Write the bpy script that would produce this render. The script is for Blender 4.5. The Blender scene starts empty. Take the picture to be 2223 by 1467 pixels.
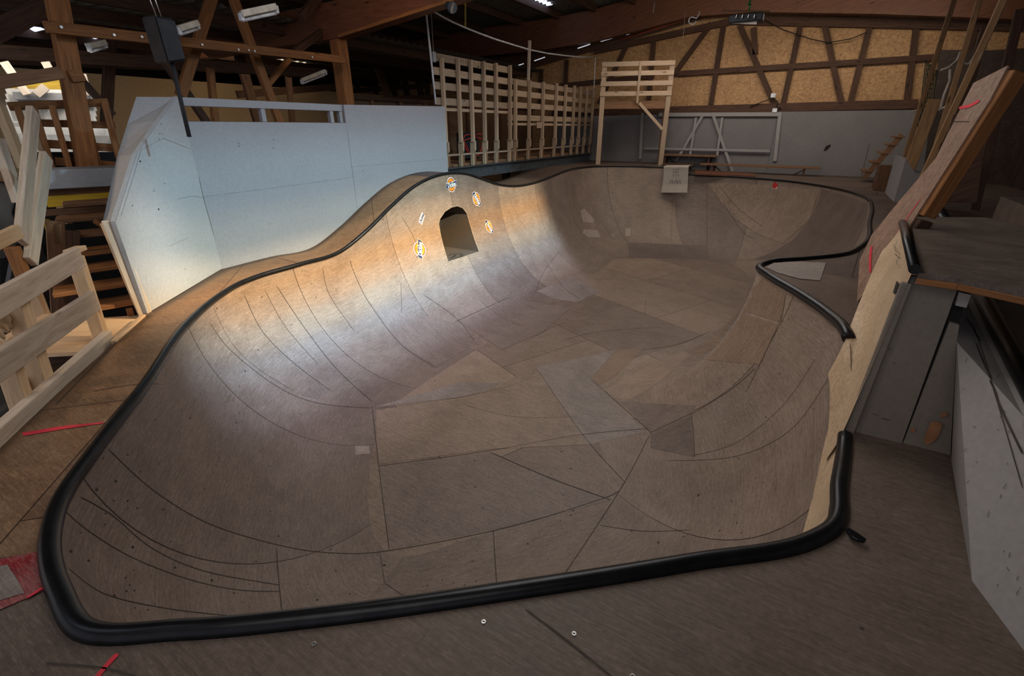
import bpy, bmesh, math, random
from mathutils import Vector, Matrix, Quaternion
from mathutils.bvhtree import BVHTree
from mathutils.geometry import tessellate_polygon
random.seed(7)
C = bpy.context.scene.collection
PI = math.pi
# ------------------------------------------------------------------ camera
FP, CX, CY, PITCH, YAW, EYE = 1025.0, 1111.5, 733.5, math.radians(24.0), math.atan2(.5145, .8575), 1.2
cam_d = bpy.data.cameras.new('camera'); cam = bpy.data.objects.new('camera', cam_d); C.objects.link(cam)
cam_d.sensor_width = 36; cam_d.lens = 36 * FP / 2223; cam_d.clip_start = .05
cam.location = (0, 0, EYE); cam.rotation_euler = (PI / 2 - PITCH, 0, YAW)
bpy.context.scene.camera = cam
RM = cam.rotation_euler.to_matrix(); EYEV = Vector((0, 0, EYE))
def ray(u, v): return (RM @ Vector(((u - CX) / FP, (CY - v) / FP, -1))).normalized()
def hX(u, v, c): d = ray(u, v); return EYEV + d * (c / d.x)
def hY(u, v, c): d = ray(u, v); return EYEV + d * (c / d.y)
def hZ(u, v, c): d = ray(u, v); return EYEV + d * ((c - EYE) / d.z)
def hP(u, v, p, n): d = ray(u, v); return EYEV + d * ((Vector(p) - EYEV).dot(n) / d.dot(n))
def hL(u, v, a, b):           # vertical plane through two ground points
    a, b = Vector(a), Vector(b); n = Vector((b.y - a.y, a.x - b.x, 0)); return hP(u, v, a, n)
def hD(u, v, dist): return EYEV + ray(u, v) * dist
# ------------------------------------------------------------------ materials
def nt(name):
    m = bpy.data.materials.new(name); m.use_nodes = True; t = m.node_tree; t.nodes.clear()
    o = t.nodes.new('ShaderNodeOutputMaterial'); b = t.nodes.new('ShaderNodeBsdfPrincipled')
    t.links.new(b.outputs[0], o.inputs[0]); return m, t, b
def N(t, k, **kw):
    n = t.nodes.new(k)
    for a, v in kw.items():
        if a.startswith('i_'): n.inputs[a[2:].replace('_', ' ')].default_value = v
        else: setattr(n, a, v)
    return n
def mixc(t, fac, a, b, bt='MIX'):
    n = N(t, 'ShaderNodeMix', data_type='RGBA', blend_type=bt)
    for i, s in ((0, fac), (6, a), (7, b)):
        if hasattr(s, 'links'): t.links.new(s, n.inputs[i])
        else: n.inputs[i].default_value = (s if i == 0 else (*s, 1) if len(s) == 3 else s)
    return n.outputs[2]
def ramp(t, s, p0, p1, c0=(0, 0, 0, 1), c1=(1, 1, 1, 1)):
    r = N(t, 'ShaderNodeValToRGB'); r.color_ramp.elements[0].position = p0; r.color_ramp.elements[1].position = p1
    r.color_ramp.elements[0].color = c0; r.color_ramp.elements[1].color = c1
    t.links.new(s, r.inputs[0]); return r.outputs[0]
def mapped(t, out='Object', scale=(1, 1, 1), rot=(0, 0, 0)):
    c = N(t, 'ShaderNodeTexCoord'); m = N(t, 'ShaderNodeMapping'); m.inputs['Scale'].default_value = scale
    m.inputs['Rotation'].default_value = rot; t.links.new(c.outputs[out], m.inputs[0]); return m.outputs[0]
def noise(t, vec, sc, det=4, dist=0, rough=.55):
    n = N(t, 'ShaderNodeTexNoise'); n.inputs['Scale'].default_value = sc; n.inputs['Detail'].default_value = det
    n.inputs['Distortion'].default_value = dist; n.inputs['Roughness'].default_value = rough
    t.links.new(vec, n.inputs[0]); return n.outputs[0]
def bump(t, b, h, st=.2, d=.01):
    n = N(t, 'ShaderNodeBump'); n.inputs['Strength'].default_value = st; n.inputs['Distance'].default_value = d
    t.links.new(h, n.inputs['Height']); t.links.new(n.outputs[0], b.inputs['Normal'])
def rnd(t, amt, col):         # per-object brightness variation
    oi = N(t, 'ShaderNodeObjectInfo'); mr = N(t, 'ShaderNodeMapRange'); mr.inputs[3].default_value = 1 - amt; mr.inputs[4].default_value = 1 + amt
    t.links.new(oi.outputs['Random'], mr.inputs[0]); h = N(t, 'ShaderNodeHueSaturation'); t.links.new(mr.outputs[0], h.inputs['Value'])
    t.links.new(col, h.inputs['Color']); return h.outputs[0]
def worn_ply(name, base, dark, light, uvmode=None, rot=0, rough=.55, panels=(1.25, 2.5), grain=(2, 26, 2), spots=.5, contrast=1.0, seam=(.05, .035, .03), bw=.0035, specular=.35, streak=.3):
    m, t, b = nt(name)
    v = mapped(t, 'UV' if uvmode else 'Object', (1, 1, 1), (0, 0, rot))
    vg = mapped(t, 'UV' if uvmode else 'Object', grain, (0, 0, rot))
    big = noise(t, v, 1.1, 5, .6); med = noise(t, v, 5.5, 6, .4, .65); g = noise(t, vg, 3.0, 6, .3, .7)
    fine = noise(t, v, 60, 3)
    c = mixc(t, ramp(t, big, .3, .7, (.25,) * 3 + (1,)), dark, base)
    c = mixc(t, ramp(t, med, .42, .8, (0, 0, 0, 1), (.6, .6, .6, 1)), c, light)
    c = mixc(t, .55 * contrast, c, ramp(t, g, .3, .72, (.45, .43, .42, 1), (1.25, 1.25, 1.25, 1)), 'MULTIPLY')
    c = mixc(t, .5, c, ramp(t, fine, .3, .7, (.65, .65, .65, 1), (1.25, 1.25, 1.25, 1)), 'MULTIPLY')
    for rr, st in ((.3, (22, 210, 22)), (1.35, (16, 190, 16)), (-.6, (20, 170, 20))):
        w_ = noise(t, mapped(t, 'UV' if uvmode else 'Object', st, (0, 0, rot + rr)), 1.0, 3, .8)
        c = mixc(t, ramp(t, w_, .56, .70, (0, 0, 0, 1), (streak,) * 3 + (1,)), c, tuple(min(1, x * 1.3) for x in light))
    # thin pale scratches and dark wheel scuffs
    vs = mapped(t, 'UV' if uvmode else 'Object', (3, 22, 3), (0, 0, rot + .9)); s1 = noise(t, vs, 5, 3, 1.5)
    c = mixc(t, ramp(t, s1, .66, .74, (0, 0, 0, 1), (.3, .3, .3, 1)), c, tuple(min(1, x * 1.35) for x in light))
    vs2 = mapped(t, 'UV' if uvmode else 'Object', (18, 2.6, 3), (0, 0, rot - .5)); s2 = noise(t, vs2, 4, 3, 1.2)
    c = mixc(t, ramp(t, s2, .67, .76, (0, 0, 0, 1), (.4, .4, .4, 1)), c, tuple(x * .6 for x in dark))
    vo = N(t, 'ShaderNodeTexVoronoi'); vo.inputs['Scale'].default_value = 9; t.links.new(v, vo.inputs[0])
    msk = ramp(t, vo.outputs['Distance'], .035, .06, (1, 1, 1, 1), (0, 0, 0, 1))
    n2 = noise(t, v, 2.3, 2); mm = N(t, 'ShaderNodeMath', operation='MULTIPLY'); t.links.new(msk, mm.inputs[0]); t.links.new(ramp(t, n2, .45, .6), mm.inputs[1])
    m3 = N(t, 'ShaderNodeMath', operation='MULTIPLY'); t.links.new(mm.outputs[0], m3.inputs[0]); m3.inputs[1].default_value = spots
    c = mixc(t, m3.outputs[0], c, (.02, .016, .015))
    if panels:
        br = N(t, 'ShaderNodeTexBrick'); br.inputs['Scale'].default_value = 1; br.inputs['Brick Width'].default_value = panels[0]; br.inputs['Row Height'].default_value = panels[1]
        br.inputs['Mortar Size'].default_value = bw; br.inputs['Mortar Smooth'].default_value = .3; br.inputs['Color1'].default_value = (.78, .77, .8, 1); br.inputs['Color2'].default_value = (1.18, 1.15, 1.1, 1)
        br.inputs['Mortar'].default_value = (*[x * 2.4 for x in seam], 1); br.inputs['Bias'].default_value = 0
        t.links.new(v, br.inputs[0]); c = mixc(t, 1.0, c, br.outputs[0], 'MULTIPLY')
    t.links.new(c, b.inputs['Base Color'])
    t.links.new(ramp(t, med, .2, .8, (rough - .1,) * 3 + (1,), (rough + .15,) * 3 + (1,)), b.inputs['Roughness'])
    b.inputs['Specular IOR Level'].default_value = specular
    bump(t, b, g, .12, .004)
    return m
def timber(name, base, dark, rough=.7, amt=.18, gs=16):
    m, t, b = nt(name)
    v = mapped(t, 'UV', (1.3, gs, 1)); g = noise(t, v, 2.2, 7, 1.0, .65)
    v2 = mapped(t, 'UV', (2.2, 7, 1)); kn = N(t, 'ShaderNodeTexVoronoi'); kn.inputs['Scale'].default_value = 1.1; t.links.new(v2, kn.inputs[0])
    c = mixc(t, ramp(t, g, .32, .68), dark, base)
    c = mixc(t, ramp(t, kn.outputs['Distance'], .06, .13, (1, 1, 1, 1), (0, 0, 0, 1)), c, tuple(x * .45 for x in dark))
    c = rnd(t, amt, c)
    t.links.new(c, b.inputs['Base Color']); b.inputs['Roughness'].default_value = rough; b.inputs['Specular IOR Level'].default_value = .25
    bump(t, b, g, .15, .003); return m
def painted(name, base, dirt=(.12, .10, .09), amt=.5, rough=.6, sc=2.5, bumpy=.05):
    m, t, b = nt(name); v = mapped(t)
    n1 = noise(t, v, sc, 6, .5, .65); n2 = noise(t, mapped(t, 'Object', (4, 4, .8)), 9, 5, 1, .7); n3 = noise(t, v, 45, 2)
    c = mixc(t, ramp(t, n1, .35, .8, (0, 0, 0, 1), (amt, amt, amt, 1)), base, tuple(x * .72 for x in base))
    c = mixc(t, ramp(t, n2, .63, .78, (0, 0, 0, 1), (amt, amt, amt, 1)), c, dirt)
    c = mixc(t, .12, c, ramp(t, n3, .3, .7), 'MULTIPLY')
    t.links.new(c, b.inputs['Base Color']); b.inputs['Roughness'].default_value = rough; b.inputs['Specular IOR Level'].default_value = .3
    bump(t, b, n3, bumpy, .002); return m
def plain(name, col, rough=.5, metal=0, spec=.5):
    m, t, b = nt(name); v = mapped(t); n = noise(t, v, 14, 5)
    c = mixc(t, ramp(t, n, .3, .75), tuple(x * .65 for x in col), tuple(min(1, x * 1.25) for x in col))
    t.links.new(c, b.inputs['Base Color']); b.inputs['Roughness'].default_value = rough; b.inputs['Metallic'].default_value = metal
    b.inputs['Specular IOR Level'].default_value = spec; return m
def emit(name, col, st):
    m, t, b = nt(name); b.inputs['Base Color'].default_value = (*col, 1); b.inputs['Emission Color'].default_value = (*col, 1)
    n = noise(t, mapped(t), 3, 3); e = N(t, 'ShaderNodeMath', operation='MULTIPLY'); e.inputs[1].default_value = st * 1.6
    t.links.new(n, e.inputs[0]); t.links.new(e.outputs[0], b.inputs['Emission Strength']); return m
# ------------------------------------------------------------------ objects
def tag(o, label=None, cat=None, group=None, kind=None):
    if label: o['label'] = label
    if cat: o['category'] = cat
    if group: o['group'] = group
    if kind: o['kind'] = kind
    return o
def link(name, bm, mat, parent=None, smooth=False, recalc=True):
    if recalc: bmesh.ops.recalc_face_normals(bm, faces=bm.faces[:])
    me = bpy.data.meshes.new(name); bm.to_mesh(me); bm.free()
    for m in (mat if isinstance(mat, (list, tuple)) else [mat]): me.materials.append(m)
    if smooth:
        for p in me.polygons: p.use_smooth = True
    o = bpy.data.objects.new(name, me); C.objects.link(o)
    if parent: o.parent = parent; o.matrix_parent_inverse = Matrix.Translation(-Vector(parent.location)) if parent.type == 'EMPTY' else Matrix()
    return o
def empty(name, loc, label, cat, group=None):
    o = bpy.data.objects.new(name, None); C.objects.link(o); o.location = loc; o.empty_display_size = .1
    return tag(o, label, cat, group)
def bm_box(bm, p, ax, ay, az, hx, hy, hz, bev=0):
    """box at p with unit axes and half sizes; UV x runs along the longest axis"""
    ax, ay, az = (Vector(a).normalized() for a in (ax, ay, az)); p = Vector(p)
    uv = bm.loops.layers.uv.verify(); H = [hx, hy, hz]; A = [ax, ay, az]; L = H.index(max(H)); off = random.random() * 10
    vs = {}
    for i in (-1, 1):
        for j in (-1, 1):
            for k in (-1, 1): vs[i, j, k] = bm.verts.new(p + ax * hx * i + ay * hy * j + az * hz * k)
    q = [[(-1,-1,-1),(-1,-1,1),(-1,1,1),(-1,1,-1)],[(1,-1,-1),(1,1,-1),(1,1,1),(1,-1,1)],[(-1,-1,-1),(1,-1,-1),(1,-1,1),(-1,-1,1)],
         [(-1,1,-1),(-1,1,1),(1,1,1),(1,1,-1)],[(-1,-1,-1),(-1,1,-1),(1,1,-1),(1,-1,-1)],[(-1,-1,1),(1,-1,1),(1,1,1),(-1,1,1)]]
    fs = []
    for fi, f in enumerate(q):
        face = bm.faces.new([vs[x] for x in f]); fs.append(face)
        nrm = fi // 2; others = [a for a in range(3) if a != nrm]
        if L in others: a1 = L; a2 = [a for a in others if a != L][0]
        else: a1, a2 = others
        for lp, x in zip(face.loops, f): lp[uv].uv = (x[a1] * H[a1] + off, x[a2] * H[a2] + off * .37 + fi * .3)
    if bev > 0:
        es = list({e for f in fs for e in f.edges})
        bmesh.ops.bevel(bm, geom=es, offset=bev, segments=1, affect='EDGES')
    return bm
def beam_bm(bm, a, b, w, t, up=(0, 0, 1), bev=.004, ext=0):
    """timber from a to b: w across (horizontal-ish), t along 'up'"""
    a, b = Vector(a), Vector(b); d = b - a; L = d.length; d.normalize(); up = Vector(up)
    if abs(d.dot(up.normalized())) > .97: up = Vector((0, 1, 0)) if abs(d.y) < .9 else Vector((1, 0, 0))
    s = d.cross(up).normalized(); u = s.cross(d).normalized()
    return bm_box(bm, (a + b) / 2, d, s, u, L / 2 + ext, w / 2, t / 2, min(bev, w * .2, t * .2))
def beam(name, a, b, w, t, mat, parent=None, up=(0, 0, 1), bev=.004, ext=0):
    return link(name, beam_bm(bmesh.new(), a, b, w, t, up, bev, ext), mat, parent)
def tube_bm(bm, pts, r, seg=10, closed=False, caps=True):
    pts = [Vector(p) for p in pts]; n = len(pts); rings = []; uv = bm.loops.layers.uv.verify(); prev = None
    for i, p in enumerate(pts):
        a = pts[(i - 1) % n] if (closed or i) else p; b = pts[(i + 1) % n] if (closed or i < n - 1) else p
        d = (b - a).normalized()
        if prev is None:
            s = d.cross(Vector((0, 0, 1)));
            if s.length < 1e-3: s = d.cross(Vector((1, 0, 0)))
            s.normalize()
        else: s = (prev - d * prev.dot(d)).normalized()
        prev = s; u = s.cross(d)
        rr = r[i] if isinstance(r, (list, tuple)) else r
        rings.append([bm.verts.new(p + (s * math.cos(2 * PI * k / seg) + u * math.sin(2 * PI * k / seg)) * rr) for k in range(seg)])
    for i in range(n if closed else n - 1):
        A, B = rings[i], rings[(i + 1) % n]
        for k in range(seg):
            f = bm.faces.new((A[k], A[(k + 1) % seg], B[(k + 1) % seg], B[k])); f.smooth = True
            for lp, (x, y) in zip(f.loops, ((i, k), (i, k + 1), (i + 1, k + 1), (i + 1, k))): lp[uv].uv = (x * .1, y / seg)
    if caps and not closed: bm.faces.new(rings[0][::-1]); bm.faces.new(rings[-1])
    return bm
def tube(name, pts, r, mat, parent=None, seg=10, closed=False):
    return link(name, tube_bm(bmesh.new(), pts, r, seg, closed), mat, parent)
def slab(name, poly, thick, mat, parent=None, direction=None, bev=0):
    """flat polygon (3D points) extruded by thick along -normal or given direction"""
    bm = bmesh.new(); P = [Vector(p) for p in poly]; n = Vector((0, 0, 0))
    for i in range(len(P)): n += P[i].cross(P[(i + 1) % len(P)])
    n.normalize(); d = Vector(direction).normalized() if direction is not None else -n
    uv = bm.loops.layers.uv.verify(); e1 = (P[1] - P[0]).normalized(); e2 = n.cross(e1)
    a = [bm.verts.new(p) for p in P]; b = [bm.verts.new(p + d * thick) for p in P]
    bm.faces.new(a); bm.faces.new(b[::-1])
    for i in range(len(P)): j = (i + 1) % len(P); bm.faces.new((a[i], b[i], b[j], a[j]))
    for f in bm.faces:
        for lp in f.loops: q = lp.vert.co - P[0]; lp[uv].uv = (q.dot(e1) + q.dot(d) * .3, q.dot(e2) + q.dot(d))
    if bev: bmesh.ops.bevel(bm, geom=bm.edges[:], offset=bev, segments=1, affect='EDGES')
    return link(name, bm, mat, parent)
# ------------------------------------------------------------------ materials used
M = {}
M['bowl'] = worn_ply('worn_bowl_plywood', (.212, .164, .132), (.135, .100, .083), (.30, .240, .205), uvmode=True, panels=(1.22, 40), rot=0)
M['floor'] = worn_ply('worn_flat_bottom_plywood', (.225, .168, .128), (.145, .104, .082), (.31, .245, .205), panels=(2.5, 1.25), rot=.42)
M['deck'] = worn_ply('grey_brown_deck_plywood', (.135, .098, .078), (.082, .058, .046), (.18, .138, .112), panels=None, rot=.2, spots=.8)
M['deck_left'] = worn_ply('old_brown_deck_plywood', (.20, .115, .062), (.105, .056, .03), (.29, .19, .115), panels=(1.6, 1.25), rot=.75, spots=.4, bw=.003)
M['deck_far'] = worn_ply('dark_scuffed_deck_plywood', (.105, .072, .056), (.05, .033, .026), (.16, .115, .09), panels=(2.5, 1.25), rot=.1, spots=.9)
M['coping'] = plain('black_steel_pipe', (.02, .021, .024), .33, .75)
# ------------------------------------------------------------------ bowl outline
X0 = -4.1
ZF, ZL, ZB = .3, .43, -1.15
ctl = []
def P_(px, Q, O): ctl.append((px, Q, O))
for e in [
 ((185,1368,0),(-1.62,1.42),(-.9,-1.1)), ((132,1290,0),(-1.72,1.40),(-1.6,-.55)), ((108,1190,0),(-1.80,1.42),(-1.95,-.28)),
 ((130,1090,0),(-1.9,1.46),(-2.35,.04)), ((200,985,0),(-2.02,1.54),(-45,1015,0)), ((300,855,0),(-2.25,1.75),(150,830,0)),
 ((410,700,0),(-2.6,2.15),(246,746,0)), ((480,640,0),(-2.78,2.45),(312,686,0)), ((520,616,0),(-2.84,2.6),(400,634,0)), ((560,600,0),(-2.88,2.75),(482,584,0)),
 ((650,574,0),(-2.9,3.05),(-4.55,2.8)), ((740,545,0),(-2.9,3.4),(-4.55,3.3))]: P_(*e)
for u, v in [(800,497),(850,447),(900,404),(940,384),(975,376),(1010,377),(1045,388),(1080,400),(1115,404),(1160,397),(1195,384),(1228,371)]:
    p = hX(u, v, X0); P_((p.x, p.y, p.z, 1), (-2.9, p.y), (-4.55 if p.y < 6 else -4.85, p.y))
for e in [
 ((1262,364,ZL),(-2.85,8.9),(-5.2,11.0)), ((1300,361,ZL),(-2.6,9.3),(-4.8,12.2)), ((1370,361,ZL),(-2.2,9.5),(-3.6,12.2)),
 ((1440,363,ZL),(-1.8,9.6),(-2.7,12.2)), ((1500,378,ZF),(-1.4,9.6),(-2.1,12.2)), ((1600,384,ZF),(-1.0,9.55),(-1.2,12.2)),
 ((1700,392,ZF),(-.75,9.35),(-.4,12.2)), ((1780,403,ZF),(-.6,9.0),(.8,12.2)), ((1850,418,ZF),(-.5,8.4),(3.4,12.2)),
 ((1885,433,ZF),(-.45,7.8),(4.2,9.6)), ((1893,450,ZF),(-.45,7.2),(4.2,8.4)), ((1888,480,ZF),(-.5,6.5),(4.2,7.3)),
 ((1870,535,ZF),(-.75,5.7),(4.2,6.0)), ((1835,553,ZF),(-.95,5.3),(4.2,5.6)), ((1750,563,ZF),(-1.15,4.95),(4.2,5.2)),
 ((1675,569,ZF),(-1.3,4.65),(4.2,4.8)), ((1648,580,ZF),(-1.37,4.3),(4.2,4.4)), ((1668,597,ZF),(-1.34,3.95),(4.2,4.0)),
 ((1740,640,ZF),(-1.2,3.5),(4.2,3.6)), ((1800,682,ZF),(-1.05,3.15),(4.2,3.2)), ((1843,735,ZF),(-.92,2.9),(4.2,2.8)),
 ((1835,945,0),(-.86,2.75),(3.6,2.2)), ((1822,1050,0),(-.83,2.66),(3.4,1.5)), ((1806,1148,0),(-.81,2.58),(3.2,.5)),
 ((1765,1172,0),(-.83,2.48),(2.6,-1.2)), ((1500,1222,0),(-.98,2.22),(1.1,-1.3)), ((1100,1285,0),(-1.27,1.86),(.4,-1.3)),
 ((700,1340,0),(-1.46,1.6),(-.1,-1.3)), ((400,1368,0),(-1.55,1.48),(-.5,-1.25))]: P_(*e)
def c3(px):
    if len(px) == 4: return Vector(px[:3])
    return hZ(*px)
NC = len(ctl)
PC = [c3(e[0]) for e in ctl]; QC = [Vector((*e[1], ZB)) for e in ctl]; OC = [Vector((*e[2], 0)) if len(e[2]) == 2 else hZ(*e[2]) for e in ctl]
def cr(A, i, t):
    p0, p1, p2, p3 = (A[(i + k - 1) % NC] for k in range(4))
    # centripetal-like: scale tangents to the chord so uneven spacing does not overshoot
    L = (p2 - p1).length; d0 = max((p1 - p0).length, 1e-6); d2 = max((p3 - p2).length, 1e-6)
    m1 = ((p1 - p0) / d0 * L + (p2 - p1) / max(L, 1e-6) * d0) / (L + d0) if L > 1e-6 else Vector()
    m2 = ((p3 - p2) / d2 * L + (p2 - p1) / max(L, 1e-6) * d2) / (L + d2) if L > 1e-6 else Vector()
    m1 = m1 * L; m2 = m2 * L; t2, t3 = t * t, t * t * t
    return p1 * (2 * t3 - 3 * t2 + 1) + m1 * (t3 - 2 * t2 + t) + p2 * (-2 * t3 + 3 * t2) + m2 * (t3 - t2)
SUB = 8
SP, SQ, SO, SI = [], [], [], []
for i in range(NC):
    for k in range(SUB):
        t = k / SUB; SP.append(cr(PC, i, t)); SQ.append(cr(QC, i, t)); SO.append(OC[i].lerp(OC[(i + 1) % NC], t)); SI.append(i + t)
NS = len(SP)
I_STEP = 26   # control index of far-left raised coping end (drop hidden by the hanging sheet)
I_HIP = 43 + 0
for j in range(NS):   # sharpen the two height steps
    s = SI[j]
    i0 = [i for i, e in enumerate(ctl) if e[0] == (1440,363,ZL)][0]
    if i0 - 1 < s < i0 + 1: SP[j].z = ZL if s < i0 + .5 else ZF
ctl_idx_hipend = [i for i, e in enumerate(ctl) if e[0] == (1843,735,ZF)][0]
# smooth Q a bit
for _ in range(6): SQ = [(SQ[j - 1] + SQ[j] * 2 + SQ[(j + 1) % NS]) / 4 for j in range(NS)]
R_ = 20
def prof(j, t):
    th = math.radians(6 + 84 * t); a0 = math.radians(6)
    h = (math.cos(a0) - math.cos(th)) / math.cos(a0); z = (math.sin(th) - math.sin(a0)) / (1 - math.sin(a0))
    p = SP[j].lerp(SQ[j], h); p.z = SP[j].z + (ZB - SP[j].z) * z; return p
bowl = empty('skate_bowl', (-2, 5, ZB), 'large worn plywood skate bowl with black pipe coping around its rim', 'skate bowl')
bm = bmesh.new(); uv = bm.loops.layers.uv.verify()
arc = [0]
for j in range(NS): arc.append(arc[-1] + ((SP[(j + 1) % NS] - SP[j]).length + (SQ[(j + 1) % NS] - SQ[j]).length) / 2)
grid = [[bm.verts.new(prof(j, k / R_)) for k in range(R_ + 1)] for j in range(NS)]
for j in range(NS):
    for k in range(R_):
        jj = (j + 1) % NS
        f = bm.faces.new((grid[j][k], grid[j][k + 1], grid[jj][k + 1], grid[jj][k])); f.smooth = True
        for lp, (a, b) in zip(f.loops, ((j, k), (j, k + 1), (j + 1, k + 1), (j + 1, k))): lp[uv].uv = (arc[a], b / R_ * 2.0)
bmesh.ops.triangulate(bm, faces=bm.faces[:])
# floor (flat bottom) and ray casting onto the riding surface
bmq = bmesh.new(); vs = [bmq.verts.new(p) for p in SQ]
for tri in tessellate_polygon([SQ]): bmq.faces.new([vs[i] for i in tri])
bmc = bm.copy(); tmp = bpy.data.meshes.new('t'); bmq.to_mesh(tmp); bmc.from_mesh(tmp); bpy.data.meshes.remove(tmp)
bvh = BVHTree.FromBMesh(bmc); bmc.free()
def hit(u, v, off=.0015):
    d = ray(u, v); p, n, i, ds = bvh.ray_cast(EYEV, d)
    if p is None: return None, None
    if n.dot(d) > 0: n = -n
    return p + n * off * min(1, max(.15, ds / 9)), n
# --- tunnel opening: cut the wall with the planes of the arch outline
arch_px = [(952,487),(955,475),(966,459),(980,450),(993,447),(1005,452),(1014,464),(1018,480),(1025,503),(1032,525),(1040,546),(973,568)]
arch = [hit(u, v, 0)[0] for u, v in arch_px]
a2 = [(p.y, p.z) for p in arch]
def hull(pts):
    pts = sorted(set(pts)); lo = []; up = []
    for seq, out in ((pts, lo), (pts[::-1], up)):
        for p in seq:
            while len(out) > 1 and (out[-1][0]-out[-2][0])*(p[1]-out[-2][1]) - (out[-1][1]-out[-2][1])*(p[0]-out[-2][0]) <= 1e-9: out.pop()
            out.append(p)
    return lo[:-1] + up[:-1]
HU = hull(a2); y0 = min(p[0] for p in HU); y1 = max(p[0] for p in HU); zb = min(p[1] for p in HU); zt = max(p[1] for p in HU)
near = lambda f: abs(f.calc_center_median().y - (y0 + y1) / 2) < (y1 - y0) / 2 + .25 and f.calc_center_median().x < -2.9
for i in range(len(HU)):
    p, q = HU[i], HU[(i + 1) % len(HU)]; fs = [f for f in bm.faces if near(f)]
    g = list({v for f in fs for v in f.verts} | {e for f in fs for e in f.edges}) + fs
    bmesh.ops.bisect_plane(bm, geom=g, dist=1e-5, plane_co=(0, p[0], p[1]), plane_no=(0, q[1] - p[1], -(q[0] - p[0])))
def inside(y, z, m=1e-5):
    return all((HU[(i+1) % len(HU)][0]-HU[i][0])*(z-HU[i][1]) - (HU[(i+1) % len(HU)][1]-HU[i][1])*(y-HU[i][0]) > m for i in range(len(HU)))
bmesh.ops.delete(bm, geom=[f for f in bm.faces if near(f) and inside(f.calc_center_median().y, f.calc_center_median().z, -1e-6)], context='FACES')
# rim loop of the opening and the tunnel walls
rim = [v for v in bm.verts if v.co.x < -2.9 and abs(v.co.y - (y0+y1)/2) < (y1-y0)/2 + .02 and any(e.is_boundary for e in v.link_edges) and zb - .02 < v.co.z < zt + .02]
rimc = sorted([v.co.copy() for v in rim], key=lambda c: math.atan2(c.z - (zb+zt)/2, c.y - (y0+y1)/2))
for f in bm.faces: f.smooth = True
link('riding_surface', bm, M['bowl'], bowl, recalc=False)
link('flat_bottom', bmq, M['floor'], bowl)
def cop_r(j):
    d = (SP[j] - EYEV).length; return .029 - .010 * min(1, max(0, (d - 2.0) / 4))
ja = [i for i, e in enumerate(ctl) if e[0] == (1843,735,ZF)][0] * SUB; jb = [i for i, e in enumerate(ctl) if e[0] == (1835,945,0)][0] * SUB
JO = [j % NS for j in range(jb, NS + ja + 1)]
cop = tube('coping', [SP[j] for j in JO], [cop_r(j) for j in JO], M['coping'], bowl, 14)
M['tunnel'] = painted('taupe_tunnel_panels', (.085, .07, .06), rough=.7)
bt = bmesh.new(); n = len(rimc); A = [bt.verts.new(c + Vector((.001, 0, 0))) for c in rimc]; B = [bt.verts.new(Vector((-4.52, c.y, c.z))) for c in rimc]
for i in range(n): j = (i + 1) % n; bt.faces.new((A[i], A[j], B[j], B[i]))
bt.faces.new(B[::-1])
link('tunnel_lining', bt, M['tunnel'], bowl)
M['edge'] = plain('cut_plywood_edge', (.30, .24, .18), .6)
eb = bmesh.new(); tube_bm(eb, rimc, .0035, 6, True); link('tunnel_edge_trim', eb, M['edge'], bowl)
# --- ribbons and patches lying on the surface
M['seam'] = plain('dark_panel_gap', (.05, .038, .032), .9)
def densify(pl, step=9):
    out = []
    for (a, b) in zip(pl[:-1], pl[1:]):
        k = max(1, int(math.hypot(b[0] - a[0], b[1] - a[1]) / step))
        out += [(a[0] + (b[0] - a[0]) * i / k, a[1] + (b[1] - a[1]) * i / k) for i in range(k)]
    return out + [pl[-1]]
def smooth_px(pl):
    if len(pl) < 3: return pl
    o = [pl[0]]
    for i in range(len(pl) - 1):
        p0 = pl[max(i - 1, 0)]; p1, p2 = pl[i], pl[i + 1]; p3 = pl[min(i + 2, len(pl) - 1)]
        for k in range(1, 7):
            t = k / 6; o.append(tuple(.5 * (2 * p1[c] + (p2[c] - p0[c]) * t + (2 * p0[c] - 5 * p1[c] + 4 * p2[c] - p3[c]) * t * t + (3 * p1[c] - p0[c] - 3 * p2[c] + p3[c]) * t ** 3) for c in (0, 1)))
    return o
def ribbon(name, pl, w, mat, parent, fn=hit, curve=True, off=.006):
    pts = [fn(u, v, off) for u, v in densify(smooth_px(pl) if curve else pl)]; pts = [p for p in pts if p[0] is not None]
    bm = bmesh.new(); L = []
    for i, (p, nn) in enumerate(pts):
        a = pts[max(i - 1, 0)][0]; b = pts[min(i + 1, len(pts) - 1)][0]; d = (b - a)
        if d.length < 1e-6: continue
        s = d.cross(nn).normalized(); ww = w * (1 if 0 < i < len(pts) - 1 else .5); L.append((bm.verts.new(p + s * ww / 2), bm.verts.new(p - s * ww / 2)))
    for a, b in zip(L[:-1], L[1:]):
        if (a[0].co - b[0].co).length < .8: bm.faces.new((a[0], a[1], b[1], b[0]))
    return link(name, bm, mat, parent)
POFF = [.0018]
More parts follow.
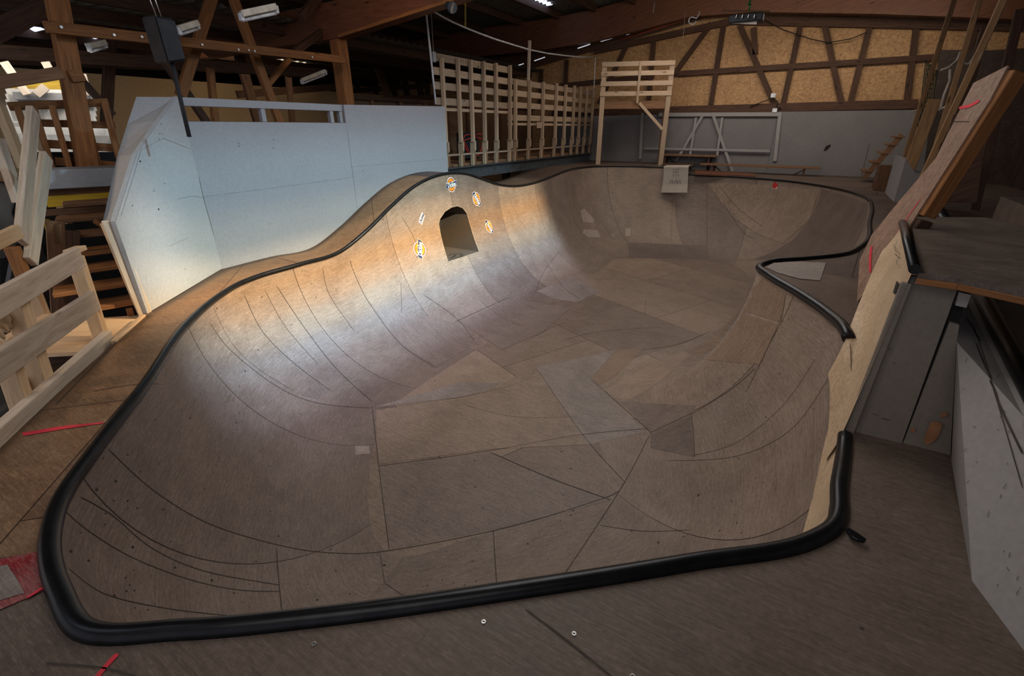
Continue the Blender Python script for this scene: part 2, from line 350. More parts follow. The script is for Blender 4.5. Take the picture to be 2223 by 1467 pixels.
def patch(name, poly, mat, parent, fn=hit, off=None, step=9, curve=False):
    if off is None: POFF[0] += .00012; off = POFF[0]
    if curve: poly = smooth_px(poly + [poly[0]])[:-1]
    b2 = bmesh.new(); uvl = b2.loops.layers.uv.verify(); V3 = [Vector((u, v, 0)) for u, v in densify(poly + [poly[0]], step)[:-1]]
    vs = [b2.verts.new(p) for p in V3]
    for tri in tessellate_polygon([V3]):
        try: b2.faces.new([vs[i] for i in tri])
        except ValueError: pass
    xs = [p.x for p in V3]; ys = [p.y for p in V3]
    k = min(xs) + step
    while k < max(xs): bmesh.ops.bisect_plane(b2, geom=b2.verts[:] + b2.edges[:] + b2.faces[:], plane_co=(k, 0, 0), plane_no=(1, 0, 0)); k += step
    k = min(ys) + step
    while k < max(ys): bmesh.ops.bisect_plane(b2, geom=b2.verts[:] + b2.edges[:] + b2.faces[:], plane_co=(0, k, 0), plane_no=(0, 1, 0)); k += step
    bmesh.ops.remove_doubles(b2, verts=b2.verts[:], dist=1.2); bmesh.ops.dissolve_degenerate(b2, dist=.5, edges=b2.edges[:])
    bad = []
    for v in b2.verts:
        p, nn = fn(v.co.x, v.co.y, off)
        if p is None: bad.append(v)
        else: v.co = p
    bmesh.ops.delete(b2, geom=bad, context='VERTS')
    bmesh.ops.delete(b2, geom=[f for f in b2.faces if max(e.calc_length() for e in f.edges) > .9], context='FACES')
    for f in b2.faces:
        f.smooth = True
        for lp in f.loops: lp[uvl].uv = (lp.vert.co.x + lp.vert.co.z * .3, lp.vert.co.y + lp.vert.co.z)
    return link(name, b2, mat, parent)
def zf(z): return lambda u, v, off: (hZ(u, v, z) + Vector((0, 0, off)), Vector((0, 0, 1)))
def ply2(name, base, f=.62, g=1.35, rot=.3):
    return worn_ply(name, base, tuple(x * f for x in base), tuple(min(1, x * g) for x in base), uvmode=None, rot=rot, panels=None, spots=.6)
M['pl'] = ply2('pale_patch_plywood', (.33, .27, .235)); M['pd'] = ply2('dark_patch_plywood', (.15, .115, .10)); M['pb'] = ply2('brown_patch_plywood', (.215, .15, .108))
M['pt'] = ply2('tan_patch_plywood', (.25, .186, .146)); M['pg'] = ply2('grey_patch_plywood', (.235, .195, .175), rot=1.1); M['pm'] = ply2('mid_patch_plywood', (.185, .142, .122), rot=.9)
for mk, pl in [
 ('pd', [(1783,410),(1776,440),(1757,480),(1722,520),(1682,545),(1632,565),(1668,563),(1850,546),(1878,480),(1884,444),(1840,425)]),
 ('pd', [(1362,526),(1536,533),(1540,563),(1366,560)]), ('pg', [(1161,797),(1338,759),(1282,822),(1402,938),(1275,965)]),
 ('pb', [(1340,759),(1396,757),(1330,822),(1296,838),(1284,822)]), ('pt', [(1305,850),(1400,798),(1482,762),(1500,770),(1430,830),(1400,850),(1360,870)]),
 ('pm', [(1347,872),(1512,880),(1500,897),(1412,938)]), ('pd', [(1412,942),(1502,901),(1507,992),(1412,972)]),
 ('pm', [(822,1013),(1065,982),(1325,1086),(1100,1143),(846,1192)]), ('pd', [(724,788),(743,805),(690,866),(655,858)]),
 ('pm', [(807,659),(985,700),(1043,740),(947,796),(868,747),(835,705)]), ('pg', [(1165,632),(1241,600),(1302,632),(1252,657),(1205,650)]),
 ('pl', [(771,968),(801,967),(803,985),(772,987)]), ('pl', [(1259,458),(1268,452),(1290,476),(1288,484),(1266,483)]),
 ('pl', [(1264,505),(1268,497),(1297,500),(1304,515),(1277,515)]), ('pl', [(1359,495),(1369,495),(1368,512),(1358,512)]), ('pg', [(1326,508),(1334,505),(1338,514),(1328,516)]),
 ('pb', [(1658,602),(1706,640),(1697,700),(1606,672),(1630,630)]), ('pb', [(1600,676),(1690,704),(1650,790),(1520,780),(1500,760),(1560,725)]),
 ('pt', [(1535,398),(1600,396),(1780,412),(1757,478),(1700,528),(1640,505),(1590,470)]),
 ('pg', [(812,884),(1000,830),(1130,832),(1000,862)]), ('pm', [(1000,700),(1105,648),(1240,668),(1180,720),(1090,760)]), ('pt', [(815,890),(1010,866),(1165,800),(1275,965),(1065,975),(822,1008)])]:
    patch('plywood_patch', pl, M[mk], bowl)
for w, pl in [(.006, [(808,882),(822,1010),(845,1195)]), (.006, [(235,975),(330,1062),(450,1135),(600,1182),(720,1200),(845,1195),(1100,1145),(1300,1085),(1345,1065)]),
 (.006, [(600,1190),(605,1260),(612,1330)]), (.004, [(825,1200),(835,1265)]), (.004, [(835,1265),(900,1310)]), (.006, [(1410,945),(1345,1065),(1215,1262)]), (.012, [(1065,982),(1200,1040),(1325,1085)]),
 (.006, [(820,1012),(1065,978),(1250,945),(1410,930)]), (.006, [(808,886),(690,875),(600,838),(500,760),(455,700)]), (.004, [(815,888),(1000,862),(1130,830),(1165,797)]),
 (.006, [(808,872),(730,800),(660,710),(600,620)]), (.006, [(947,798),(870,747),(800,655),(768,590),(760,565)]), (.005, [(1165,800),(1270,950),(1360,1050)]), (.005, [(1282,822),(1415,940)]),
 (.008, [(985,700),(1105,645)]), (.006, [(1500,895),(1506,940),(1508,993)]), (.006, [(1410,940),(1500,898),(1580,850),(1640,800)]), (.005, [(138,1106),(190,1151),(283,1208),(405,1256),(514,1280),(607,1284)]),
 (.005, [(146,1232),(227,1289),(364,1321),(522,1339)]), (.005, [(174,1078),(243,1118),(330,1190),(445,1240),(607,1270)]), (.005, [(1460,428),(1457,525)]), (.006, [(1535,398),(1535,533)]),
 (.006, [(1250,500),(1280,535),(1350,560),(1450,566),(1560,567),(1640,563)]), (.008, [(1560,400),(1600,450),(1660,495)]), (.006, [(1690,415),(1665,475),(1650,490)]), (.006, [(1570,440),(1610,500),(1640,520)]),
 (.005, [(1010,880),(1120,905),(1250,905)]), (.005, [(1706,640),(1690,705),(1620,850)]), (.005, [(1300,1140),(1400,1153),(1500,1150)]), (.006, [(1220,740),(1300,720),(1440,710)]), (.004, [(1130,750),(1230,700),(1400,690)]),
 (.006, [(530,640),(570,720),(640,790),(720,850)]), (.004, [(575,630),(620,710),(690,790)]), (.004, [(450,640),(500,740),(560,800),(640,850)]), (.006, [(920,640),(990,690),(1030,740)]),
 (.005, [(1180,560),(1220,620),(1260,650)]), (.005, [(1040,650),(1090,690),(1140,710)]), (.006, [(1215,545),(1180,590),(1160,640)]), (.004, [(1400,690),(1402,650)]),
 (.004, [(872,470),(890,500),(905,530)]), (.006, [(1390,760),(1470,748),(1540,720)]), (.004, [(1500,990),(1600,960),(1700,880),(1770,780)]), (.004, [(1440,1000),(1600,990),(1720,930),(1800,820)]),
 (.005, [(1055,470),(1060,510)]), (.005, [(1300,470),(1330,520)]), (.004, [(870,610),(872,680)]), (.005, [(700,580),(715,640),(770,720)])]:
    ribbon('panel_seam', pl, w * .7, M['seam'], bowl)
# chips, gum spots and screw heads on the plywood
M['chip'] = plain('black_scuff_spot', (.018, .014, .014), .7)
sp = bmesh.new()
for k in range(420):
    u = random.uniform(150, 1780); v = random.uniform(430, 1330); p, nn = hit(u, v, .0055)
    if p is None: continue
    s = nn.orthogonal().normalized(); t_ = nn.cross(s); r = random.choice((.0025, .003, .0035, .004, .006)) * random.uniform(.7, 1.1); a0 = random.uniform(0, 6)
    sp.faces.new([sp.verts.new(p + (s * math.cos(a0 + a * PI / 3) * random.uniform(1, 1.9) + t_ * math.sin(a0 + a * PI / 3)) * r) for a in range(6)])
tag(link('scuff_mark', sp, M['chip'], bowl), kind='stuff')
# ------------------------------------------------------------------ decks
def deck(name, j0, j1, mat, label, cut=None, lip=0.0):
    b = bmesh.new(); rows = []; J = range(j0, j1 + 1)
    for j in J:
        j %= NS; p = SP[j]; o = Vector((SO[j].x, SO[j].y, p.z)); pts = [p.lerp(o, k / 4) for k in range(5)]
        rows.append([b.verts.new(q) for q in pts] + [b.verts.new(pts[-1] - Vector((0, 0, .08)))])
    for A, B in zip(rows[:-1], rows[1:]):
        for k in range(5): f = b.faces.new((A[k], A[k + 1], B[k + 1], B[k])); f.smooth = k < 4
    o = link(name, b, mat); return tag(o, label, 'deck')
IX = {e[0]: i for i, e in enumerate(ctl)}
jL = IX[(108,1190,0)] * SUB - 2; jV = IX[(1262,364,ZL)] * SUB - 9 * SUB; jE = IX[(1843,735,ZF)] * SUB + 4; jN = NS + jL
jS = IX[(1440,363,ZL)] * SUB + 4
deck('plywood_deck', jb - 1, jN, M['deck'], 'grey brown plywood deck in the foreground below the near coping')
deck('plywood_deck', jL, jV, M['deck_left'], 'old brown plywood deck strip running up over the hump beside the white wall')
deck('plywood_deck', jV, ja, M['deck_far'], 'dark scuffed plywood deck around the far end of the bowl')
dk = [o for o in C.objects if o.name.startswith('plywood_deck')]
M['redp'] = plain('bright_red_chalk', (.62, .03, .05), .7); M['reddark'] = worn_ply('chipped_dark_red_paint', (.26, .015, .02), (.16, .012, .016), (.34, .22, .2), panels=None, spots=.2)
patch('red_painted_panel', [(-40,1222),(60,1204),(103,1190),(114,1230),(122,1272),(60,1300),(-40,1342)], M['reddark'], dk[0], zf(0), .004)
patch('grey_paint_chip', [(-40,1240),(18,1228),(40,1262),(55,1290),(20,1300),(-40,1320)], M['pg'], dk[0], zf(0), .006)
ribbon('red_chalk_line', [(206,1478),(228,1450),(256,1420)], .014, M['redp'], dk[0], zf(0), off=.003)
ribbon('red_chalk_line', [(60,1302),(110,1270)], .01, M['redp'], dk[0], zf(0), off=.008)
patch('red_chalk_line', [(48,940),(52,947),(140,932),(225,920),(225,917),(140,925)], M['redp'], dk[1], zf(0), .003)
for pl in [[(1140,1322),(1230,1390),(1335,1475)], [(-20,1216),(60,1204),(103,1190)], [(100,1440),(220,1450),(300,1470)]]:
    ribbon('panel_seam', pl, .004, M['seam'], dk[0], zf(0), off=.003)
for pl in [[(350,835),(290,835),(200,850)], [(660,575),(600,560),(560,566)], [(300,690),(250,745),(120,880)]]:
    ribbon('panel_seam', pl, .005, M['seam'], dk[1], zf(0), off=.003)
patch('pale_patch', [(1662,581),(1680,571),(1740,568),(1793,571),(1780,610),(1735,606),(1690,594)], M['pg'], dk[2], zf(ZF), .004)
M['alu'] = plain('zinc_screw_head', (.5, .5, .5), .35, .8)
for u, v in [(1050,1350),(1246,1376),(682,1398),(1373,1268+200)]:
    p = hZ(u, v, 0); b = bmesh.new(); tube_bm(b, [p, p + Vector((0, 0, .003))], .006, 10); o = link('screw', b, M['alu'], dk[0])
    b = bmesh.new(); bm_box(b, p + Vector((0, 0, .0035)), (1, .3, 0), (-.3, 1, 0), (0, 0, 1), .0035, .001, .0008); link('screw_slot', b, M['seam'], o)
b = bmesh.new(); pts = [(1835,1148),(1846,1152),(1862,1164),(1880,1174),(1876,1180),(1860,1176),(1846,1168),(1838,1158)]
o = slab('tape_scrap', [hZ(u, v, .012) for u, v in pts], .01, M['coping'], bev=.002); tag(o, 'small crumpled scrap of black tape on the deck by the near right coping corner', 'tape')
# rubber skirt below the decks so no gap shows at the left edge
# ------------------------------------------------------------------ hall floor, walls, roof
M['conc'] = painted('dusty_concrete', (.12, .11, .10), (.05, .045, .04), .6, .8, 1.2)
GZ = -1.4
def boxo(name, lo, hi, mat, parent=None, bev=0):
    lo, hi = Vector(lo), Vector(hi); h = (hi - lo) / 2
    return link(name, bm_box(bmesh.new(), (lo + hi) / 2, (1, 0, 0), (0, 1, 0), (0, 0, 1), h.x, h.y, h.z, bev), mat, parent)
tag(boxo('floor', (-14.6, -4, GZ - .1), (6.2, 14, GZ), M['conc']), kind='structure')
def osb(name, base, dark, light):
    m, t, b = nt(name); v = mapped(t, 'Object', (1, 1, 1))
    vo = N(t, 'ShaderNodeTexVoronoi'); vo.inputs['Scale'].default_value = 48; vm = mapped(t, 'Object', (1, 1, .55), (0, .6, 0)); t.links.new(vm, vo.inputs[0])
    vo2 = N(t, 'ShaderNodeTexVoronoi'); vo2.inputs['Scale'].default_value = 40; vm = mapped(t, 'Object', (.5, .5, 1), (0, .5, 0)); t.links.new(vm, vo2.inputs[0])
    big = noise(t, v, .8, 4); c = mixc(t, ramp(t, big, .3, .7), dark, base)
    bwn = N(t, 'ShaderNodeRGBToBW'); t.links.new(mixc(t, .5, vo.outputs['Color'], vo2.outputs['Color']), bwn.inputs[0]); c = mixc(t, .75, c, bwn.outputs[0], 'SOFT_LIGHT'); hs = N(t, 'ShaderNodeHueSaturation'); hs.inputs['Saturation'].default_value = .95
    f = noise(t, mapped(t, 'Object', (2, 2, 1)), 34, 3, 2); c = mixc(t, ramp(t, f, .6, .7), c, light)
    t.links.new(c, b.inputs['Base Color']); b.inputs['Roughness'].default_value = .65; return m
M['osb'] = osb('golden_strand_board', (.40, .225, .10), (.31, .17, .075), (.52, .33, .16))
M['greywall'] = painted('dirty_grey_painted_board', (.175, .165, .17), (.06, .05, .045), .7, .7, 1.3)
M['dtim'] = timber('dark_stained_timber', (.085, .042, .026), (.035, .018, .012), .7)
M['otim'] = timber('orange_brown_timber', (.30, .13, .045), (.15, .06, .022), .65)
M['mtim'] = timber('mid_brown_timber', (.20, .105, .055), (.10, .05, .026), .65)
M['glu'] = timber('dark_red_glulam', (.15, .058, .030), (.07, .028, .016), .5, .1, 22)
M['ltim'] = timber('fresh_pale_spruce', (.58, .42, .27), (.42, .28, .165), .65)
M['stim'] = timber('greyed_spruce_screen_timber', (.40, .30, .215), (.29, .205, .14), .7)
M['gtim'] = timber('weathered_pale_spruce', (.50, .42, .34), (.34, .27, .21), .7)
M['white'] = painted('white_painted_plywood', (.35, .36, .38), (.22, .2, .19), .25, .5, 1.5)
M['wallw_shaded'] = painted('shaded_white_wall_paint', (.285, .285, .31), (.2, .18, .17), .25, .5, 1.5)  # darker copy of the white paint; puts the wall's shade into its colour
M['beige'] = painted('beige_wall_board', (.46, .32, .18), (.2, .14, .08), .3, .7, 1.0)
YB = 12.3
def roofz(x): return 3.85 - .05 * abs(x + 1.8) if x < -1.8 else 3.85 - .07 * (x + 1.8)
def prism_y(name, xz, y0, y1, mat, parent=None):
    return slab(name, [(x, y0, z) for x, z in xz], y1 - y0, mat, parent, direction=(0, 1, 0))
wb = prism_y('wall_back', [(-14.5, GZ), (6, GZ), (6, roofz(6)), (-1.8, roofz(-1.8)), (-14.5, roofz(-14.5))], YB + .03, YB + .1, M['osb']); tag(wb, kind='structure')
M['dwall'] = worn_ply('dark_boarded_wall', (.035, .022, .018), (.02, .013, .011), (.06, .04, .03), panels=(3, .18), spots=0)
tag(slab('wall_left', [(-13.6, -4, GZ), (-13.6, 13, GZ), (-13.6, 13, 3.2), (-13.6, -4, 3.2)], .08, M['dwall'], direction=(-1, 0, 0)), kind='structure')
tag(slab('wall_right', [(5.6, -4, GZ), (5.6, 13, GZ), (5.6, 13, 3.2), (5.6, -4, 3.2)], .08, M['dwall'], direction=(1, 0, 0)), kind='structure')
# corrugated roof
M['tin'] = plain('grey_brown_fibre_cement', (.14, .12, .10), .75)
rb = bmesh.new(); rows = []
xs = [-14.5, -10, -6, -1.8, 2, 6]; ny = int(16.6 / .0295)
for i in range(ny + 1):
    y = -4 + i * .0295; w = .022 * math.sin(y * 2 * PI / .177); rows.append([rb.verts.new((x, y, roofz(x) + .05 + w)) for x in xs])
for A, B in zip(rows[:-1], rows[1:]):
    for k in range(5): f = rb.faces.new((A[k], A[k + 1], B[k + 1], B[k])); f.smooth = True
tag(link('ceiling', rb, M['tin']), kind='structure')
rb = bmesh.new(); rows = []
for i in range(int(14.8 / .0295) + 1):
    y = -2.6 + i * .0295; w = .02 * math.sin(y * 2 * PI / .177); rows.append([rb.verts.new((x, y, 2.52 + w)) for x in (-13.5, -10, -6.35)])
for A, B in zip(rows[:-1], rows[1:]):
    for k in range(2): f = rb.faces.new((A[k], A[k + 1], B[k + 1], B[k])); f.smooth = True
tag(link('ceiling', rb, M['tin']), kind='structure')
for x in (-12.4, -11.2, -10, -8.8, -7.7, -6.7):
    tag(beam('aisle_purlin', (x, -2.5, 2.43), (x, 12.1, 2.43), .07, .12, M['dtim']), 'dark timber purlin under the low corrugated aisle roof on the left', 'purlin', 'aisle purlins')
M['sky'] = emit('daylight_rooflight', (.62, .74, 1.0), 3.2); M['skyw'] = emit('sunlit_rooflight', (1.0, .80, .62), 2.2)
def rooflight(px, label, mat='sky', zr=None):
    """corrugated translucent sheet lying just under the roof"""
    pts = []
    for u, v in px:
        d = ray(u, v); x = 0
        for _ in range(12): t = ((zr or roofz(x)) - EYE) / d.z; x = d.x * t
        pts.append(EYEV + d * t)
    x0, x1 = min(p.x for p in pts), max(p.x for p in pts); y0, y1 = min(p.y for p in pts), max(p.y for p in pts)
    b = bmesh.new(); k = max(8, int((y1 - y0) / .0295)); R = []
    for i in range(k + 1):
        y = y0 + (y1 - y0) * i / k; w = .022 * math.sin(y * 2 * PI / .177); R.append([b.verts.new((x, y, (zr or roofz(x) + .02) + w)) for x in (x0, (x0 + x1) / 2, x1)])
    for A, B in zip(R[:-1], R[1:]):
        for q in range(2): f = b.faces.new((A[q], A[q + 1], B[q + 1], B[q])); f.smooth = True
    return tag(link('roof_light', b, M[mat]), label, 'roof light')
rooflight([(1090, -30), (1200, 12)], 'bright corrugated roof light at the top edge above the slatted screen')
rooflight([(1330, 62), (1394, 48)], 'bright corrugated roof light between the big beam and the back wall')
rooflight([(1298, 70), (1340, 64)], 'narrow sunlit corrugated roof light strip beside the brighter one near the back wall', 'skyw')
rooflight([(592, 133), (672, 139)], 'sunlit corrugated roof light strip above the white wall left part', 'skyw', 2.48)
rooflight([(20, 72), (100, 60)], 'bright roof light in the upper left corner behind the bolted post', 'sky', 2.48)
rooflight([(190, 82), (228, 78)], 'small bright roof light left of the black loudspeaker', 'sky', 2.48)
rooflight([(440, 108), (500, 120)], 'dull corrugated roof light right of the black loudspeaker', 'skyw', 2.48)
# purlins
for i, x in enumerate([-12.6, -11.4, -10.2, -9.0, -7.9, -6.8, -5.8, -4.9, -4.0, -3.1, -2.2, -1.3, -.2, .9, 2.0, 3.1, 4.3]):
    o = beam('roof_purlin', (x, -1.5, roofz(x) - .07), (x, YB, roofz(x) - .07), .07, .14, M['dtim'])
    tag(o, 'dark timber roof purlin running lengthwise under the corrugated roof sheets', 'purlin', 'roof purlins')
# glulam frames (portal rafters)
def arch_beam(name, y, pts, depth, w, mat, parent=None):
    """rafter from pixel-traced underside points on the plane Y=y"""
    lo = pts; up = [(x, z + depth(x) if callable(depth) else z + depth) for x, z in pts]
    return slab(name, [(x, y, z) for x, z in lo + up[::-1]], w, mat, parent, direction=(0, 1, 0), bev=.006)
def pxs(y, L): return [((p := hY(u, v, y)).x, p.z) for u, v in L]
Y2 = 11.75
L = [(-15, 2.4)] + pxs(Y2, [(740,150),(930,140),(1047,122),(1180,108),(1290,90),(1400,62),(1500,36),(1640,26),(1900,30),(2223,42)]) + [(5.0, 2.6)]
g2 = empty('glulam_frame', (-7.3, Y2, GZ), 'huge dark red glulam roof beam crossing in front of the golden back wall', 'roof frame', 'roof frames')
arch_beam('rafter', Y2, L, .62, .2, M['glu'], g2)
Y1 = 5.0
L1 = [(-11.5, 2.2)] + pxs(Y1, [(735,82),(860,42),(985,2)]) + [(-1.5, 2.75), (1.5, 2.6), (3.0, 2.4)]
g1 = empty('glulam_frame', (-5.7, Y1, GZ), 'dark glulam roof beam with orange lower edge above the white wall', 'roof frame', 'roof frames')
arch_beam('rafter', Y1, L1, .40, .16, M['glu'], g1)
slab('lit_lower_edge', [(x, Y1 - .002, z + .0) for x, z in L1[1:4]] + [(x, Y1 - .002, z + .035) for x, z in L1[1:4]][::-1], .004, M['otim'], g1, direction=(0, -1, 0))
beam('post', (-5.75, Y1 + .1, GZ), (-5.75, Y1 + .1, 2.45), .17, .15, M['otim'], g1, up=(0, 1, 0))
beam('post', (-7.3, Y2 + .09, GZ), (-7.3, Y2 + .09, 2.6), .18, .18, M['dtim'], g2, up=(0, 1, 0))
# ------------------------------------------------------------------ back wall: studs, sill, grey boarding
def bk(y=YB): return lambda u, v: hY(u, v, y)
def B2(name, a, b, w, t, mat, fn, parent=None, label=None, cat=None, group=None, ext=0, up=None, bev=.004):
    """timber between two traced points; w is its face width seen from the front, t its depth"""
    A, Bp = fn(*a), fn(*b); d = (Bp - A).normalized(); view = ((A + Bp) / 2 - EYEV).normalized()
    n = fn.n if hasattr(fn, 'n') else view
    o = beam(name, A, Bp, w, t, mat, parent, up=n if up is None else up, bev=bev, ext=ext)
    return tag(o, label, cat, group) if label else o
def plane(fn, n): 
    f = lambda u, v: fn(u, v); f.n = Vector(n); return f
back = plane(lambda u, v: hY(u, v, YB - .03), (0, 1, 0))
frm = empty('wall_framing', (0, YB, .3), 'dark brown timber stud framing over the golden strand board back wall', 'wall framing')
for a, b in [((1420,78),(1408,225)), ((1545,50),(1462,163)), ((1572,48),(1543,228)), ((1606,55),(1682,228)), ((1740,45),(1700,228)), ((1789,46),(1827,226)), ((1890,52),(1845,226)),
             ((1640,118),(1636,60)), ((1360,100),(1300,225)), ((2115,60),(2080,230)), ((1990,55),(1968,225))]:
    B2('stud', a, b, .1, .05, M['dtim'], back, frm)
for a, b in [((1470,160),(2223,112)), ((1180,190),(1420,164)), ((1150,230),(1420,150))][:2]: B2('noggin', a, b, .1, .06, M['dtim'], back, frm)
B2('top_plate', (1290,112), (1600,44), .12, .08, M['dtim'], back, frm); B2('top_plate', (1600,44), (2223,56), .16, .08, M['dtim'], back, frm)
for a, b in [((1230,130),(1225,235)), ((1175,150),(1172,235)), ((1110,160),(1108,235))]: B2('stud', a, b, .1, .05, M['dtim'], back, frm)
# left end of the same wall
for a, b in [((745,140),(758,222)), ((790,140),(765,222)), ((808,140),(818,222)), ((838,150),(862,222)), ((878,160),(883,215)), ((900,155),(918,220)), ((925,150),(928,225)), ((680,170),(683,222)), ((648,180),(650,222))]:
    B2('stud', a, b, .16, .05, M['dtim'], back, frm)
B2('noggin', (650,205), (930,186), .13, .06, M['dtim'], back, frm)
sill = B2('sill_beam', (1200,246), (1990,226), .16, .14, M['dtim'], plane(lambda u, v: hY(u, v, YB - .06), (0,1,0)), None, 'long dark sill beam dividing the strand board from the grey boarding below', 'beam')
gp = plane(lambda u, v: hY(u, v, YB - .12), (0, 1, 0))
gx = lambda u, v: gp(u, v)
zt_ = gp(1455, 246).z; zb_ = .2
dg = slab('dark_gable_lining', [hY(u, v, YB - .1) for u, v in [(960,190),(1110,160),(1300,106),(1520,42),(1520,-30),(960,-30)]], .03, M['dtim'], direction=(0, 1, 0)); tag(dg, 'dark sloping boards above the left part of the golden back wall', 'boarding')
grey = empty('grey_boarding', (1, YB - .15, .3), 'dirty grey painted boarding with diagonal braces below the strand board', 'boarding')
xa, xb_, xc = -6.0, gp(1690, 250).x, gp(2010, 250).x + .6
boxo('panel', (xa, YB - .12, zb_), (xb_ - .005, YB - .09, zt_), M['greywall'], grey); boxo('panel', (xb_, YB - .16, zb_), (xc, YB - .12, zt_ + .0), M['greywall'], grey)
M['gtrim'] = painted('grey_painted_timber', (.27, .26, .26), rough=.6)
gq = plane(lambda u, v: hY(u, v, YB - .17), (0, 1, 0))
for nme, a, b, w in [('top_rail', (1430,249), (1697,248), .08), ('brace', (1525,252), (1468,350), .06), ('brace', (1549,252), (1590,372), .06), ('upright', (1511,255), (1497,345), .05),
                ('upright', (1568,255), (1556,345), .05), ('upright', (1693,250), (1682,350), .07), ('cross_rail', (1400,322), (1672,328), .05), ('upright', (1395,245), (1390,345), .07)]:
    GK = globals().get('GK', 0) + 1; B2(nme, a, b, w, .03, M['gtrim'], plane(lambda u, v, k=GK: hY(u, v, YB - .165 - .004 * k), (0, 1, 0)), grey)
# torn hole in the grey boarding
def gfn(off): return lambda u, v, o: (hY(u, v, YB - .162 - o), Vector((0, -1, 0)))
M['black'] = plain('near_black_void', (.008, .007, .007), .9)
patch('torn_hole', [(1788,327),(1793,317),(1803,313),(1804,317),(1799,323),(1796,325),(1790,328)], M['black'], grey, gfn(0), .004, 5)
ribbon('pencil_line', [(1888,310),(1870,384)], .008, M['seam'], grey, gfn(0), off=.003)
# benches
def bench(name, a, b, z, y, w, label, n=2):
    e = empty(name, (0, y, ZF), label, 'bench'); A, Bp = hY(*a, y), hY(*b, y); z1 = (A.z + Bp.z) / 2
    boxo('seat', (A.x, y - .02, z1 - .035), (Bp.x, y + .24, z1), M['mtim'], e, .004)
    for k in range(n):
        x = A.x + (Bp.x - A.x) * ((k + .5) / n if n > 2 else (.12, .88)[k])
        for s in (0, .2): beam('leg', (x, y + .02 + s, z), (x, y + .02 + s, z1 - .035), .04, .03, M['dtim'], e, up=(0, 1, 0))
        beam('brace', (x + .02, y + .12, z1 - .05), (x + .22 * (-1 if k else 1), y + .12, z1 - .2), .02, .03, M['dtim'], e, up=(0, 1, 0)); beam('foot_rail', (x, y, z + .06), (x, y + .24, z + .06), .03, .03, M['dtim'], e)
    return e
bench('trestle_bench', (1520,356), (1782,362), ZF, 11.7, .25, 'long low wooden bench on the far deck in front of the grey boarding')
bench('trestle_bench', (1430,335), (1556,337), ZF, 11.95, .25, 'shorter wooden bench behind the platform tower leg against the grey boarding')
# dark lengthwise board behind far coping and small things
o = slab('deck_board', [hZ(u, v, ZF + .03) for u, v in [(1508,376),(1640,382),(1640,376),(1508,368)]], .03, M['glu']); tag(o, 'narrow reddish board lying along the far coping right of the hanging sheet', 'board')
# ------------------------------------------------------------------ platform tower
ta, tb = hY(1298, 356, 10.9), hY(1436, 352, 11.35); td = (tb - ta); td.z = 0; tw = td.normalized(); tn = Vector((-tw.y, tw.x, 0))
if tn.dot(ta - EYEV) < 0: tn = -tn
tp = plane(lambda u, v: hP(u, v, ta, tn), tn)
tow = empty('platform_tower', (ta.x, ta.y, ZL), 'raised pale timber platform on stilts with a boarded guard rail at the far left corner', 'platform')
def vert(name, u, v0, v1, w, par, mat=M['stim'], p=None, off=0, z0=None, fn=None):
    A = (fn or tp)(u, (v0)); Bq = Vector((A.x, A.y, ((fn or tp)(u, v1)).z))
    if z0 is not None: Bq.z = z0
    return beam(name, A + tn * off, Bq + tn * off, w, w * .8, mat, par, up=tn)
pL = tp(1308, 137); pR = tp(1461, 132)
L0 = Vector((ta.x, ta.y, 0)); R0 = Vector((tp(1447,245).x, tp(1447,245).y, 0))
zt1 = (pL.z + pR.z) / 2
for q in (L0, R0):
    beam('post', (q.x, q.y, ZL), (q.x, q.y, zt1), .10, .08, M['stim'], tow, up=tn)
    qb = q + tn * .5; beam('post', (qb.x, qb.y, ZF), (qb.x, qb.y, zt1 - .75), .08, .07, M['mtim'], tow, up=tn)
for (v1, v2) in ((140,138), (161,158), (183,180), (205,202)):
    zz = (tp(1300, v1).z + tp(1452, v2).z) / 2
    beam('guard_board', L0 + Vector((0,0,zz)) - tw * .06 - tn * .05, R0 + Vector((0,0,zz)) + tw * .05 - tn * .05, .09, .022, M['stim'], tow, up=tn)
zp = tp(1380, 219).z
mid = (L0 + R0) / 2 + tw * .05; beam('baluster', mid + Vector((0,0,zt1)) - tn * .07, mid + Vector((0,0,zp - .05)) - tn * .07, .05, .03, M['stim'], tow, up=tn)
pl4 = [L0, R0, R0 + tn * .55, L0 + tn * .55]
slab('platform_floor', [p + Vector((0, 0, zp)) for p in pl4], .03, M['mtim'], tow, direction=(0, 0, -1))
beam('joist', L0 + Vector((0,0,zp - .09)), R0 + Vector((0,0,zp - .09)), .04, .13, M['mtim'], tow)
B2('brace', (1388,224), (1438,281), .06, .04, M['stim'], plane(lambda u, v: tp(u, v) - tn * .03, tn), tow)
